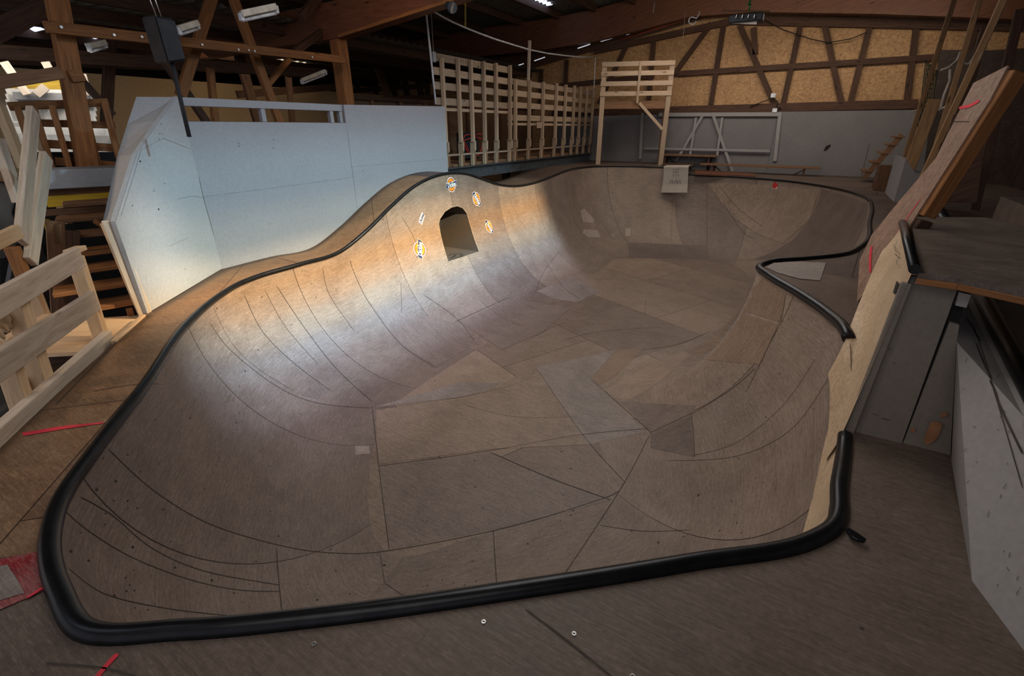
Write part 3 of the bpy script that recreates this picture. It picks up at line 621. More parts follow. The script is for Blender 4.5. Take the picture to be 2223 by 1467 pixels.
# ------------------------------------------------------------------ slatted screen on steel beam
XS = -4.95
sc = plane(lambda u, v: hX(u, v, XS), (1, 0, 0))
scr = empty('slatted_screen', (XS, 8, .6), 'pale timber slatted guard screen of uprights and rails standing on the steel beam', 'screen')
tall = [(955,125),(990,128),(1018,130),(1046,133),(1073,137),(1104,142)]
short = [(1116,172),(1147,175),(1177,178),(1206,181),(1226,184),(1245,186),(1259,188),(1273,189),(1287,190)]
tops = []
for i, (u, v) in enumerate(tall + short):
    t_ = sc(u, v); tops.append(t_)
    if i == 0: zb0 = .62
    w = .06
    # upright with a notched, narrower foot
    beam('upright', (XS + .03, t_.y, t_.z), (XS + .03, t_.y, .98), w, .045, M['stim'], scr, up=(0, 1, 0))
    slab('upright_foot', [(XS + .03 + .03 - .0, t_.y, 1.0), (XS + .06, t_.y, .86), (XS + .02, t_.y, .80), (XS + .02, t_.y, .62), (XS - .03, t_.y, .62), (XS - .03, t_.y, 1.0)], .045, M['stim'], scr, direction=(0, 1, 0))
    beam('foot_block', (XS - .03, t_.y + .09, .62), (XS - .03, t_.y + .09, .80), .06, .08, M['mtim'], scr, up=(0, 1, 0))
yA, yM, yE = tops[0].y - .15, tops[5].y, tops[-1].y + .05
for (v, vv) in ((131,128),(160,158),(190,190),(222,222)):
    z = sc(990, v).z; beam('rail', (XS - .02, yA, z), (XS - .02, yM + .05, z), .022, .10, M['stim'], scr)
z = sc(1000, 239).z; beam('rail', (XS - .02, yA + .2, z), (XS - .02, yM + .05, z), .022, .045, M['stim'], scr)
for v in (184, 207, 231, 257):
    z = sc(1162, v).z; beam('rail', (XS - .02, yM, z), (XS - .02, yE, z), .022, .10, M['stim'], scr)
z = sc(1162, 270).z; beam('rail', (XS - .02, yM, z), (XS - .02, yE, z), .022, .045, M['stim'], scr)
beam('bottom_plate', (XS - .04, yA, .80), (XS - .04, yE, .80), .09, .025, M['stim'], scr)
boxo('note_card', (XS + .056, sc(1165, 272).y - .1, sc(1165,272).z - .05), (XS + .06, sc(1165,272).y + .12, sc(1165,272).z + .06), M['stim'], scr)
# black spray-painted letters along the tall top rail (illegible marks)
for k in range(26):
    y = yA + .1 + k * .07; z = sc(990,131).z + random.uniform(-.012, .012)
    if k % 6 == 5: continue
    beam('painted_mark', (XS - .008, y, z - .025), (XS - .008, y + random.uniform(-.02, .02), z + .025), .006, .001, M['black'], scr, up=(1, 0, 0)) if k < 22 else None
# deck behind the screen and dark room
tag(boxo('screen_platform', (-7.2, 5.9, .60), (XS - .06, 12.2, .66), M['mtim']), 'brown timber platform floor behind the slatted screen', 'platform')
M['bply'] = worn_ply('brown_room_plywood', (.17, .095, .055), (.09, .05, .03), (.24, .15, .09), panels=(1.25, 2.5), spots=.2)
rm = empty('brown_partition', (-6.6, 9, .66), 'brown plywood partition with studs behind the slatted screen', 'partition')
zz = sc(1000, 243).z
boxo('panel', (-6.66, 5.9, .66), (-6.62, 12.1, 1.62), M['bply'], rm)
for k in range(9): beam('stud', (-6.59, 6.4 + k * .68, .66), (-6.59, 6.4 + k * .68, 1.62), .05, .06, M['mtim'], rm, up=(0, 1, 0))
boxo('top_plate', (-6.7, 5.9, 1.62), (-6.56, 12.1, 1.68), M['dtim'], rm)
# steel beam
M['steel'] = plain('blue_grey_painted_steel', (.085, .10, .115), .45, .5)
ib = empty('steel_beam', (XS + .02, 9, .5), 'blue grey painted steel I-beam carrying the slatted screen', 'steel beam')
ys, ye = 5.2, 12.1
boxo('top_flange', (XS - .07, ys, .602), (XS + .07, ye, .617), M['steel'], ib); boxo('bottom_flange', (XS - .07, ys, .43), (XS + .07, ye, .445), M['steel'], ib)
boxo('web', (XS - .006, ys, .445), (XS + .006, ye, .602), M['steel'], ib)
yl = sc(1155, 365).y; boxo('leg', (XS - .03, yl - .03, GZ), (XS + .03, yl + .03, .43), M['steel'], ib, .004)
beam('knee', (XS, yl + .05, .2), (XS, yl + .5, .43), .02, .03, M['steel'], ib)
# dark red bundle of cable and case behind the screen
hc = sc(1024, 300); hc = hX(1022, 300, -5.4)
cs = empty('black_equipment_case', (hc.x, hc.y, .66), 'black equipment case with a red cable looped over it behind the slatted screen', 'case')
M['blackp'] = plain('black_plastic', (.014, .014, .017), .7, 0, .2); M['redc'] = plain('red_cable_rubber', (.45, .03, .02), .5)
boxo('body', (hc.x - .12, hc.y - .28, .68), (hc.x + .05, hc.y + .18, 1.12), M['blackp'], cs, .015)
tube('cable', [(hc.x + .08, hc.y + .32 * math.cos(a) * (1 + .15 * math.sin(3 * a)), .93 + .16 * math.sin(a) + .05 * math.sin(2.3 * a)) for a in [i * .35 for i in range(30)]], .009, M['redc'], cs, 8)
# white bent pipe frame over the screen
M['pipe'] = plain('white_plastic_pipe', (.62, .64, .68), .35)
arc_px = [(924,14),(940,24),(962,37),(985,49),(1010,60),(1040,72),(1075,85),(1110,96),(1150,108),(1190,116),(1230,121),(1262,124),(1293,123)]
o = tube('net_top_pipe', [sc(u, v) for u, v in arc_px], .013, M['pipe'], None, 8); tag(o, 'long sagging white plastic pipe strung above the slatted screen', 'pipe')
o = tube('net_pole', [sc(922, 2), sc(934, 110), sc(946, 226)], .014, M['pipe'], None, 8); tag(o, 'tall thin white pole at the left end of the slatted screen', 'pole')
o = tube('net_pole', [sc(1293, 122), sc(1289, 200), sc(1286, 250)], .011, M['pipe'], None, 8); tag(o, 'thin white pole at the right end of the slatted screen', 'pole')
o = B2('net_post', (1150,88), (1147,176), .06, .04, M['gtim'], sc, None, 'grey timber post carrying the white pipe above the middle of the slatted screen', 'post')
M['yrope'] = plain('yellow_webbing', (.45, .36, .06), .7)
q = sc(1010, 58); tag(tube('hanging_strap', [q, q + Vector((.02, 0, .35)), (q.x, q.y, q.z + 1.0)], .012, M['yrope'], None, 6), 'yellow strap hanging from the roof onto the white sagging pipe', 'strap')
M['cable'] = plain('pale_cable', (.35, .3, .25), .6)
q = sc(941, 112); tag(tube('hanging_line', [(q.x, q.y, q.z + 1.1), q], .004, M['cable'], None, 6), 'thin pale cord hanging down to the left end of the slatted screen', 'cord')
tag(boxo('switch_box', (q.x - .02, q.y - .03, q.z - .13), (q.x + .02, q.y + .03, q.z), M['white'], None, .004), 'small white switch box at the end of the hanging cord left of the screen', 'switch')
# ------------------------------------------------------------------ white wall
XW = -4.54
ww = empty('white_wall', (XW, 4, 0), 'white painted plywood wall beside the hump, with an open railing slot along its top left', 'wall')
wf = lambda u, v: hX(u, v, XW)
yc = wf(482, 583).y; zt_l = wf(412, 262).z
y748 = wf(748, 268).y; z745 = wf(745, 226).z; z966 = wf(966, 231).z; y966 = wf(969, 300).y; zsl = wf(748, 268).z; z0w = wf(400, 212).z
ztop = (z745 + z0w) / 2; zslot = (zt_l + zsl) / 2
slab('panel', [(XW, yc, -.05), (XW, y748 + .02, -.05), (XW, y748 + .02, zslot), (XW, yc, zslot)], .025, M['wallw_shaded'], ww, direction=(-1, 0, 0))
slab('panel', [(XW, y748 + .022, -.05), (XW, y966, -.05), (XW, y966, z966), (XW, y748 + .022, ztop)], .025, M['wallw_shaded'], ww, direction=(-1, 0, 0))
boxo('top_rail', (XW - .09, yc - .03, ztop - .065), (XW - .03, y748 + .3, ztop), M['wallw_shaded'], ww, .003)
for u in (577, 725, 745):
    y = wf(u, 245).y; boxo('slot_post', (XW - .085, y - .022, zslot - .1), (XW - .035, y + .022, ztop - .065), M['wallw_shaded'], ww, .003)
boxo('capping', (XW - .1, yc, zslot - .02), (XW - .026, y748, zslot + .004), M['dtim'], ww)
def wfn(u, v, off): return wf(u, v) + Vector((off, 0, 0)), Vector((1, 0, 0))
M['wseam_shade'] = plain('faint_joint_and_corner_shade', (.22, .21, .2), .8)  # for panel joints and for the painted shade line in the corner
for pl in [[(441,427),(600,407),(764,385)], [(753,270),(764,362),(772,420)], [(764,362),(862,354),(965,345)]]: ribbon('panel_joint', pl, .004, M['wseam_shade'], ww, wfn, curve=False, off=.001)
for u, v in [(518,311),(519,317),(594,303),(594,322),(787,371)]:
    p, nn = wfn(u, v, .001); b = bmesh.new(); b.faces.new([b.verts.new(p + Vector((0, math.cos(a), math.sin(a))) * .005) for a in [k * PI / 3 for k in range(6)]]); link('screw_hole', b, M['black'], ww)
# angled wing at the left end
ca = Vector((XW, yc, 0)); cb = hZ(318, 680, 0); wl = lambda u, v: hL(u, v, ca, cb)
wing = empty('white_wing_panel', cb, 'white angled wing at the left end of the white wall with boxed slanted edge', 'panel')
wpx = [(482,583),(396,214),(385,209),(345,262),(296,335),(250,480),(320,680)]
wn = Vector((cb.y - ca.y, ca.x - cb.x, 0)).normalized()
if wn.dot(EYEV - ca) < 0: wn = -wn
face = [wl(u, v) for u, v in wpx]
slab('face', face, .03, M['white'], wing, direction=-wn)
bk_ = [wl(385,211), wl(345,262), wl(296,335), wl(250,480)]
left = []
for (u, v), f in zip([(296,210),(276,270),(254,340),(224,478)], bk_): left.append(hP(u, v, ca - wn * .28, wn))
b = bmesh.new(); A = [b.verts.new(p + wn * .004) for p in bk_]; Bv = [b.verts.new(p) for p in left]; C_ = [b.verts.new(p - Vector((0, 0, .035))) for p in left]
for i in range(3): b.faces.new((A[i], A[i+1], Bv[i+1], Bv[i])); b.faces.new((Bv[i], Bv[i+1], C_[i+1], C_[i]))
b.faces.new((A[3], Bv[3], C_[3])); b.faces.new((A[0], Bv[0], C_[0])); link('slanted_cap', b, M['white'], wing)
w2 = lambda u, v, off: (wl(u, v) + wn * off, wn)
for pl in [[(305,325),(355,300),(412,323)], [(306,325),(290,380),(262,470)], [(400,235),(440,425)], [(385,432),(420,425),(441,430)], [(365,535),(410,515)]]:
    ribbon('panel_joint', pl, .003, M['wseam_shade'], wing, w2, curve=False, off=.002)
ribbon('corner_shade_line', [(484,582),(441,428),(398,226)], .008, M['wseam_shade'], wing, w2, curve=False, off=.003)  # thin darker line paints the shade where wing and wall meet
for u, v in [(346,290),(351,290),(345,302),(349,269),(357,398),(334,414),(287,446),(344,454),(304,350),(402,584)]:
    p, nn = w2(u, v, .0025); e = wn.cross(Vector((0,0,1))); r = random.choice((.004, .007)); b = bmesh.new(); b.faces.new([b.verts.new(p + (e * math.cos(a) + Vector((0, 0, 1)) * math.sin(a)) * r) for a in [k * PI / 3 for k in range(6)]]); link('screw_hole', b, M['black'], wing)
for a, b_ in [((232,482),(312,678)), ((250,500),(268,560))]:
    B2('edge_stud', a, b_, .07, .05, M['ltim'], plane(lambda u, v: hP(u, v, ca - wn * .08, wn), wn), wing)
# ------------------------------------------------------------------ right side: vert extension and boxes
M['tanply'] = worn_ply('new_tan_plywood_sheet', (.52, .38, .25), (.40, .28, .18), (.62, .48, .33), uvmode=None, panels=None, rot=.3, spots=.1, contrast=.6, streak=.08)
M['gbox'] = painted('scuffed_grey_panel', (.20, .175, .15), (.07, .05, .04), .5, .7, 2)
M['wbox'] = painted('scuffed_white_panel', (.34, .32, .31), (.05, .04, .035), .45, .7, 2)
ext = empty('vert_extension', (.45, 2.4, 0), 'tall pale plywood quarter pipe extension with steel coping, right of the bowl', 'ramp extension')
# top coping line
YN = hZ(1845, 940, 0).y; XN = hZ(1845, 940, 0).x
tn0 = hY(1985, 583, YN - .06); tf = hP(1955, 466, tn0, (0, 0, 1))
ZT = tn0.z
# lit sheet: rows from the far top edge to the bottom edge in the bowl
topc = [tn0 + (tf - tn0) * k / 8 - Vector((.03, 0, .02)) for k in range(9)]
edgeL = [(1951,474),(1905,580),(1875,660),(1848,738),(1822,845),(1790,965),(1765,1080),(1742,1162)]   # far/lower edge in the photo
nearE = [(1981,588),(1945,680),(1915,760),(1880,850),(1845,935)]
b = bmesh.new(); uvl = b.loops.layers.uv.verify()
farv = []
for u, v in edgeL[:4]: farv.append(hP(u, v, tf, (tf - tn0).normalized()))
# near edge: vertical line with slight curve down to the deck, then follows the wall under the near coping
nearv = [hY(u, v, YN - .02) for u, v in nearE]
rows = []
K = 14
tA = hP(1951, 474, tf, (tf - tn0).normalized()); tB = hY(1982, 586, YN - .02)
bot = [SP[ja + round((jb - ja) * q / 8)] + Vector((-.012, 0, 0)) for q in range(9)]
for k in range(K + 1):
    t = k / K; row = []
    for q in range(9):
        p = tA.lerp(tB, q / 8).lerp(bot[q], t); p.x -= .012 * math.sin(PI * t) * (1 - q / 8); row.append(b.verts.new(p))
    rows.append(row)
for tt in (.02, .05, .085):
    rows.append([b.verts.new(prof(ja + round((jb - ja) * q / 8), tt) + Vector((-.012 + .05 * max(0, tt - .08), 0, 0))) for q in range(9)])
for A, B in zip(rows[:-1], rows[1:]):
    for q in range(8): f = b.faces.new((A[q], A[q + 1], B[q + 1], B[q])); f.smooth = True
link('curved_face', b, M['tanply'], ext)
patch('lower_sheet', [(1848,738),(1822,845),(1790,965),(1765,1080),(1742,1162),(1790,1150),(1798,1120),(1812,1020),(1820,955),(1829,935),(1833,850),(1839,760)], M['tanply'], ext, hit, .006, 12)
tube('coping', [tn0 + (tn0 - tf).normalized() * .01, tf], .0175, M['coping'], ext, 20)
# open pipe end
b = bmesh.new(); d = (tn0 - tf).normalized(); c = tn0 + d * .012; s = d.orthogonal().normalized(); t_ = d.cross(s)
b.faces.new([b.verts.new(c + (s * math.cos(a) + t_ * math.sin(a)) * .013) for a in [k * PI / 8 for k in range(16)]]); link('pipe_bore', b, M['black'], ext)
# plywood top deck of the extension
TZ = ZT - .015
tpx = [(1978,470),(2140,472),(2260,500),(2260,640),(2085,604),(1995,592)]
top = [hP(u, v, (0, 0, TZ), (0, 0, 1)) for u, v in tpx]
M['topdeck'] = worn_ply('dark_worn_top_deck', (.115, .085, .068), (.06, .043, .036), (.18, .14, .115), panels=None, spots=.5, rot=.2)
slab('top_deck', top, .02, M['topdeck'], ext, direction=(0, 0, -1))
for a, c in ((5, 4), (4, 3)): beam('deck_edge', top[a] - Vector((0, .0, .03)), top[c] - Vector((0, 0, .03)), .012, .022, M['otim'], ext)
# side panels (grey) facing the camera
ny = lambda u, v: hY(u, v, YN)
g1_ = [ny(1978,600), ny(2087,604), ny(1955,968), ny(1845,942)]
g1_[2].z = g1_[3].z = 0
slab('side_panel', g1_, .02, M['gbox'], ext, direction=(0, 1, 0))
g2_ = [ny(2065,690), ny(2110,640), ny(2110,700), ny(2110,998), ny(2063,998), ny(1958,972)]
xr = hZ(2065, 1000, 0).x
pa, pb = ny(2068, 690), ny(1958, 970)
slab('side_panel', [ny(u, v) + Vector((0, .004, 0)) for u, v in [(1958,970),(2063,999),(2077,745),(2083,706),(2062,700)]], .02, M['gbox'], ext, direction=(0, 1, 0))
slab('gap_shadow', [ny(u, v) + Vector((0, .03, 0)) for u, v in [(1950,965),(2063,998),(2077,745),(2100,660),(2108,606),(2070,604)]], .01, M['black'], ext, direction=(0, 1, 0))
beam('edge_batten', ny(1968, 612) - Vector((0, .008, 0)), ny(1842, 938) - Vector((0, .008, 0)), .035, .02, M['gbox'], ext, up=(0, 1, 0))
slab('top_block', [ny(u, v) for u, v in [(2074,663),(2098,668),(2108,640),(2082,634)]], .03, M['wbox'], ext, direction=(0, 1, 0))
def nyf(u, v, off): return hY(u, v, YN - off), Vector((0, -1, 0))
M['orange'] = plain('orange_brown_stain', (.30, .14, .07), .8)
for pl in [[(2010,940),(2022,916),(2044,920),(2040,940),(2028,958),(2012,965),(2006,955)], [(2040,898),(2054,894),(2056,903),(2044,906)], [(1975,932),(1986,928),(1984,940)]]:
    patch('worn_spot', pl, M['orange'], ext, nyf, .003, 6, curve=True)
for pl in [[(1893,897),(1906,902)], [(1913,908),(1932,912)], [(1938,790),(1944,786)], [(1925,755),(1938,760)]]: ribbon('scratch', pl, .004, M['seam'], ext, nyf, off=.002)
# marks and labels on the tan face
def ff(u, v, off): p = hP(u, v, (tf + tn0) / 2, Vector(((tf - tn0).y, -(tf - tn0).x, 0)).normalized()); return p, Vector((-1, 0, 0))
facebm = bpy.data.objects['curved_face'].data
fb = BVHTree.FromPolygons([v.co for v in facebm.vertices], [tuple(p.vertices) for p in facebm.polygons])
def fh(u, v, off):
    d = ray(u, v); p, n, i, ds = fb.ray_cast(EYEV, d)
    if p is None: return None, None
    if n.dot(d) > 0: n = -n
    return p + n * off, n
for k in range(7): ribbon('black_scuff', [(1945 + random.uniform(-6, 10), 530 + k * 7), (1950 + random.uniform(-4, 10), 540 + k * 7)], .004, M['seam'], ext, fh, off=.003)
patch('small_black_sticker', [(1948,610),(1954,614),(1945,640),(1940,636)], M['black'], ext, fh, .003, 5)
ribbon('white_sticker', [(1944,532),(1949,520)], .012, M['white'], ext, fh, off=.003)
# white box ramp at the right edge
q0, q1, q2 = hZ(2065, 1000, 0), hZ(2110, 1260, 0), hZ(2223, 1412, 0)
box2 = empty('white_side_ramp', q1, 'scuffed white boxed ramp with a dark steel coping along its top at the right edge', 'ramp')
dirb = (q0 - q1).normalized()
fb2 = lambda u, v: hL(u, v, q0, q1)
tz = hL(2090, 655, q0, q1).z
tz2 = .54
f0 = Vector((q0.x, q0.y, 0)); f1 = Vector((q1.x, q1.y, 0)); f2 = Vector((q2.x, q2.y, 0)); f3 = f2 + (f2 - f1) * 1.5
# upper edge follows the pipe line
u0 = hL(2092, 640, q0, q1); pu = [u0, hP(2223, 905, u0, (0, 0, 1))]; 
T0 = Vector((u0.x, u0.y, u0.z)); T1 = pu[1]; T2 = T1 + (T1 - T0) * 1.2
b = bmesh.new(); vs = [b.verts.new(p) for p in (f0, f1, f2, f3, T2, T1, T0, hY(2077, 742, YN + .004))]
v = {k: x for k, x in zip('abcdefgm', vs)}
b.faces.new((v['a'], v['b'], v['m'])); b.faces.new((v['b'], v['f'], v['m'])); b.faces.new((v['m'], v['f'], v['g'])); b.faces.new((v['b'], v['c'], v['f'])); b.faces.new((v['c'], v['d'], v['e'], v['f']))
link('side_face', b, M['wbox'], box2)
cz = .0
c0 = hP(2118, 620, (0, 0, u0.z + .02), (0, 0, 1)); c1 = hP(2223, 812, (0, 0, u0.z + .02), (0, 0, 1)); c2 = c1 + (c1 - c0) * 1.5
tube('coping', [c0, c1, c2], .034, M['coping'], box2, 16)
slab('lip_board', [T0, T1, T2, c2, c1, c0], .02, M['wbox'], box2, direction=(0, 0, -1))
far_ = Vector((1.6, 0, 0)); slab('top_deck', [c0 + Vector((.02, 0, -.0)), c1 + Vector((.02, 0, 0)), c2 + Vector((.02,0,0)), c2 + far_, c0 + far_], .02, M['topdeck'], box2, direction=(0, 0, -1))
bf = [v_.co.copy() for v_ in ()]
me = bpy.data.objects['side_face'].data; bv2 = BVHTree.FromPolygons([x.co for x in me.vertices], [tuple(p.vertices) for p in me.polygons])
def sh(u, v, off):
    d = ray(u, v); p, n, i, ds = bv2.ray_cast(EYEV, d)
    if p is None: return None, None
    if n.dot(d) > 0: n = -n
    return p + n * off, n
for w, pl in [(.006, [(2098,690),(2113,715),(2128,742)]), (.006, [(2118,745),(2140,800),(2162,850),(2172,880),(2200,940),(2222,985)]), (.003, [(2110,700),(2160,850),(2222,1060)])]: ribbon('crack', pl, w, M['seam'], box2, sh, off=.003)
for k in range(26):
    u, v = random.uniform(2085, 2218), random.uniform(760, 1330); 
    if u < 2065 + (v - 1000) * .17 + 12: continue
    ribbon('scuff', [(u, v), (u + random.uniform(2, 7), v + random.uniform(-14, 10))], .003, M['seam'], box2, sh, off=.003)
# small black void beside the box
# ------------------------------------------------------------------ leaning kicker board
lb = hZ(1862, 656, ZF); ln = Vector((-.35, -1, 0)).normalized()
kicker = empty('leaning_board', lb, 'long reddish plywood board leaning steeply behind the extension, red chalk lines on its face', 'board')
# its face is a long plank whose foot is near and whose head is further back and to the right
def lk(u, v):       # inclined plane
    n = Vector((-.80, -.55, .22)).normalized(); return hP(u, v, lb, n)
fpx = [(1860,657),(1866,565),(1892,510),(1952,436),(2030,345),(2113,180),(2188,142),(2150,215),(1990,466),(1930,560)]
slab('face', [lk(u, v) for u, v in fpx], .012, ply2_ if False else M['kick'] if 'kick' in M else M.setdefault('kick', worn_ply('reddish_worn_plywood', (.27, .165, .115), (.18, .105, .075), (.36, .25, .19), uvmode=None, panels=None, spots=.3)), kicker, direction=(.80, .55, -.22))
nb = Vector((.80, .55, -.22)).normalized()
rim_ = [(1860,657),(1930,560),(1990,466),(2150,215),(2188,142)]
for (a, c), w in zip(zip(rim_[:-1], rim_[1:]), (1,)*4):
    A, Bq = lk(*a), lk(*c); b = bmesh.new(); th = .075
    vs = [b.verts.new(x) for x in (A + nb * .012, Bq + nb * .012, Bq + nb * th, A + nb * th)]
    b.free()
# side rails (timber) along the right-hand edge
beam('side_rail', lk(1994, 466) + nb * .05, lk(2192, 150) + nb * .05, .035, .08, M['otim'], kicker, up=nb)
beam('side_rail', lk(1866, 652) + nb * .05, lk(1990, 474) + nb * .05, .035, .08, M['dtim'], kicker, up=nb)
def lkf(u, v, off): return lk(u, v) - nb * off, -nb
ribbon('red_chalk_line', [(2083,234),(2105,230),(2127,218)], .014, M['redp'], kicker, lkf, off=.003)
ribbon('red_chalk_line', [(1893,534),(1890,560),(1890,592)], .014, M['redp'], kicker, lkf, off=.003)
ribbon('red_chalk_line', [(1898,592),(1940,520),(2000,430)], .004, M['redp'], kicker, lkf, off=.003)
ribbon('panel_seam', [(2068,264),(2106,264)], .003, M['seam'], kicker, lkf, curve=False, off=.003)
# ------------------------------------------------------------------ far right: ramp, deck, posts, netting
fr = empty('side_quarter_ramp', (1.5, 7, ZF), 'grey sided quarter ramp beyond the leaning board on the far right deck', 'ramp')
fy = lambda u, v: hY(u, v, 6.6)
slab('side', [fy(1940,438), fy(1944,425), fy(1967,343), fy(1976,360), fy(1988,374), fy(2010,380), fy(2040,384), fy(2030,440)], .9, M['greywall'], fr, direction=(0, 1, 0))
tube('coping', [fy(2040,384), fy(2040,384) + Vector((0, .9, 0))], .03, M['coping'], fr, 12)
lowd = boxo('side_deck', (1.55, 3.3, .3), (5.5, 6.2, .62), M['topdeck']); tag(lowd, 'dark raised ramp deck beyond the top of the extension at the right', 'deck')
p0 = hP(2018, 425, (0, 0, .66), (0, 0, 1)); p1 = hP(2046, 470, (0, 0, .66), (0, 0, 1)); tag(tube('loose_coping', [p0, p1 + (p1 - p0) * .3], .032, M['coping'], None, 14), 'short dark coping pipe on the raised deck behind the extension', 'pipe')
bx = empty('wooden_box', hZ(1925, 415, ZF), 'small brown wooden box standing on the far right deck', 'box')
by = hZ(1925, 415, ZF).y; fb_ = lambda u, v: hY(u, v, by)
A, Bq = fb_(1912, 358), fb_(1950, 416)
boxo('front', (A.x, by, ZF), (Bq.x + .06, by + .02, A.z), M['mtim'], bx, .003); boxo('body', (A.x + .01, by + .02, ZF), (Bq.x + .05, by + .5, A.z - .02), M['dtim'], bx, .003)
st = empty('stair_stringer', (0, 11.9, ZF), 'notched brown stair stringer with small treads against the right end of the back wall', 'stairs')
yy = 10.9; sf = plane(lambda u, v: hY(u, v, yy), (0, 1, 0))
B2('stringer', (1876,386), (1958,292), .09, .04, M['mtim'], sf, st)
for u, v in [(1884,372),(1902,352),(1922,332),(1938,314),(1953,297)]:
    p = sf(u, v); boxo('tread', (p.x - .09, yy - .03, p.z - .015), (p.x + .07, yy + .45, p.z + .015), M['mtim'], st, .003)
M['tpost'] = timber('tan_brown_timber', (.27, .16, .075), (.16, .085, .04), .65)
pf = plane(lambda u, v: hY(u, v, 8.9), (0, 1, 0)); pg = plane(lambda u, v: hY(u, v, 7.4), (0, 1, 0)); ph = plane(lambda u, v: hY(u, v, 6.0), (0, 1, 0))
B2('net_post', (2073,-5), (1946,398), .055, .05, M['tpost'], pf, None, 'tall brown timber net post, leftmost of the three at the upper right', 'post')
B2('net_post', (2126,0), (2012,385), .05, .04, M['tpost'], pg, None, 'brown timber net post with a white rope loop, middle one at the upper right', 'post')
B2('net_post', (2180,-5), (1992,410), .05, .045, M['tpost'], ph, None, 'brown timber net post with gathered white netting beside the leaning board', 'post')
B2('boarding_strip', (2030,215), (1966,385), .13, .02, M['tpost'], plane(lambda u, v: hY(u, v, 7.9), (0,1,0)), None, 'orange brown vertical board between the net posts', 'board')
M['rope'] = plain('off_white_netting', (.36, .31, .26), .8); M['gnet'] = plain('dark_green_netting', (.012, .05, .03), .8)
tag(tube('gathered_net', [ph(u, v) for u, v in [(2178,15),(2160,50),(2140,90),(2125,125),(2108,160),(2095,190),(2088,215)]], [.012,.016,.02,.024,.02,.014,.008], M['rope'], None, 8), 'gathered white net hanging down the right net post', 'net')
tag(tube('net_rope', [pg(u, v) for u, v in [(2042,152),(2060,146),(2078,130),(2085,112)]], .012, M['rope'], None, 6), 'white rope slung between the left and middle net posts', 'rope')
tag(tube('net_rope', [pg(u, v) for u, v in [(2090,120),(2094,138),(2103,139),(2112,128),(2118,118)]], .012, M['rope'], None, 6), 'white rope loop hanging right of the middle net post', 'rope')
tag(tube('net_rope', [pg(u, v) for u, v in [(2063,150),(2062,175),(2050,205),(2040,240),(2042,236),(2060,230),(2080,226)]], .014, M['rope'], None, 6), 'white rope trailing down beside the orange brown board', 'rope')
tag(tube('net_rope', [pf(u, v) for u, v in [(1978,243),(1990,240),(2000,234)]], .014, M['rope'], None, 6), 'short white rope tied round the foot of the left net post', 'rope')
nb_ = bmesh.new()
for k in range(9):
    u = 2010 + k * 3.2; tube_bm(nb_, [pf(u, 130 + k * 3), pf(u - 8, 200), pf(u - 18, 275)], .006, 5)
for k in range(14): v = 140 + k * 10; tube_bm(nb_, [pf(2013 - (v - 130) * .14, v), pf(2034 - (v - 130) * .14, v + 3)], .004, 4)
tag(link('green_net', nb_, M['gnet']), 'dark green netting bunched behind the left net post', 'net')
tag(boxo('dark_storage_wall', (2.9, 6.6, ZF), (3.0, 12.0, 2.6), M['dwall']), 'dark boarded partition at the right behind the leaning board', 'partition')
o = slab('brown_ramp_back', [hY(u, v, 5.4) for u, v in [(2070,250),(2150,215),(2120,440),(2010,440)]], .03, M['dtim'], direction=(0, 1, 0)); tag(o, 'dark brown sheet standing behind the leaning board', 'panel')
for k, (a, c) in enumerate([((2140,60),(2018,470)), ((2215,20),(2110,480))]): B2('dark_post', a, c, .08, .06, M['dtim'], plane(lambda u, v: hY(u, v, 7.8), (0,1,0)), None, ['dark hall post behind the gathered white net', 'dark hall post at the extreme upper right'][k], 'post')
o = slab('dark_partition', [hY(u, v, 11.8) for u, v in [(2040,108),(2400,112),(2400,470),(1996,440)]], .03, M['dwall'], direction=(0, 1, 0)); tag(o, 'dark boarded partition filling the right end of the hall behind the net posts', 'partition')
M['gap'] = emit('daylight_slit', (.75, .78, .85), .8)
for k, (a, c) in enumerate([((1905,27),(1925,28)), ((1937,29),(2025,34)), ((2030,35),(2125,40)), ((2165,42),(2250,46))]):
    B2('daylight_gap', a, c, .012, .01, M['gap'], plane(lambda u, v: hY(u, v, YB - .15), (0,1,0)), None, 'thin slit of daylight under the roof edge at the upper right', 'daylight slit', 'daylight slits')
# ------------------------------------------------------------------ sheet hanging over the far coping
hs = bmesh.new(); uvl = hs.loops.layers.uv.verify(); R = []
M['sheet'] = painted('grubby_pale_sheet', (.34, .30, .265), (.1, .08, .07), .6, .6, 4)
jr = 18
for k in range(jr + 1):
    t = k / jr; v = 361 + t * 57; l, r_ = 1441 - 6 * t * t, 1495 - 3 * t
    row = []
    for q in range(7):
        u = l + (r_ - l) * q / 6
        yr = min(hit(q_, max(v, 400), 0)[0].y for q_ in (1440, 1465, 1495)) - .05 - .05 * max(0, (v - 372) / 46); p = hY(u, v, yr)
        row.append(hs.verts.new(p))
    R.append(row)
topr = [hs.verts.new(w.co + Vector((0, .25, .01))) for w in R[0]]
R = [topr] + R
for A, B in zip(R[:-1], R[1:]):
    for q in range(6): f = hs.faces.new((A[q], A[q + 1], B[q + 1], B[q])); f.smooth = True
me = empty('hanging_sheet', (R[3][3].co.x, R[3][3].co.y, R[3][3].co.z), 'pale grubby flexible sheet draped over the far coping with faint black lettering', 'sheet')
pts_ = [w.co.copy() for w in R[6]]; 
lin = R[1][3].co.copy()
shp = [[w.co.copy() for w in r] for r in R]
link('sheet', hs, M['sheet'], me)
M['smudge'] = plain('faded_black_marking', (.10, .09, .085), .9)
def srow(t, s): 
    k = 1 + t * (len(shp) - 2); i = min(int(k), len(shp) - 2); a = shp[i][0].lerp(shp[i][6], s); c = shp[i + 1][0].lerp(shp[i + 1][6], s); return a.lerp(c, k - i) + Vector((0, -.012, 0))
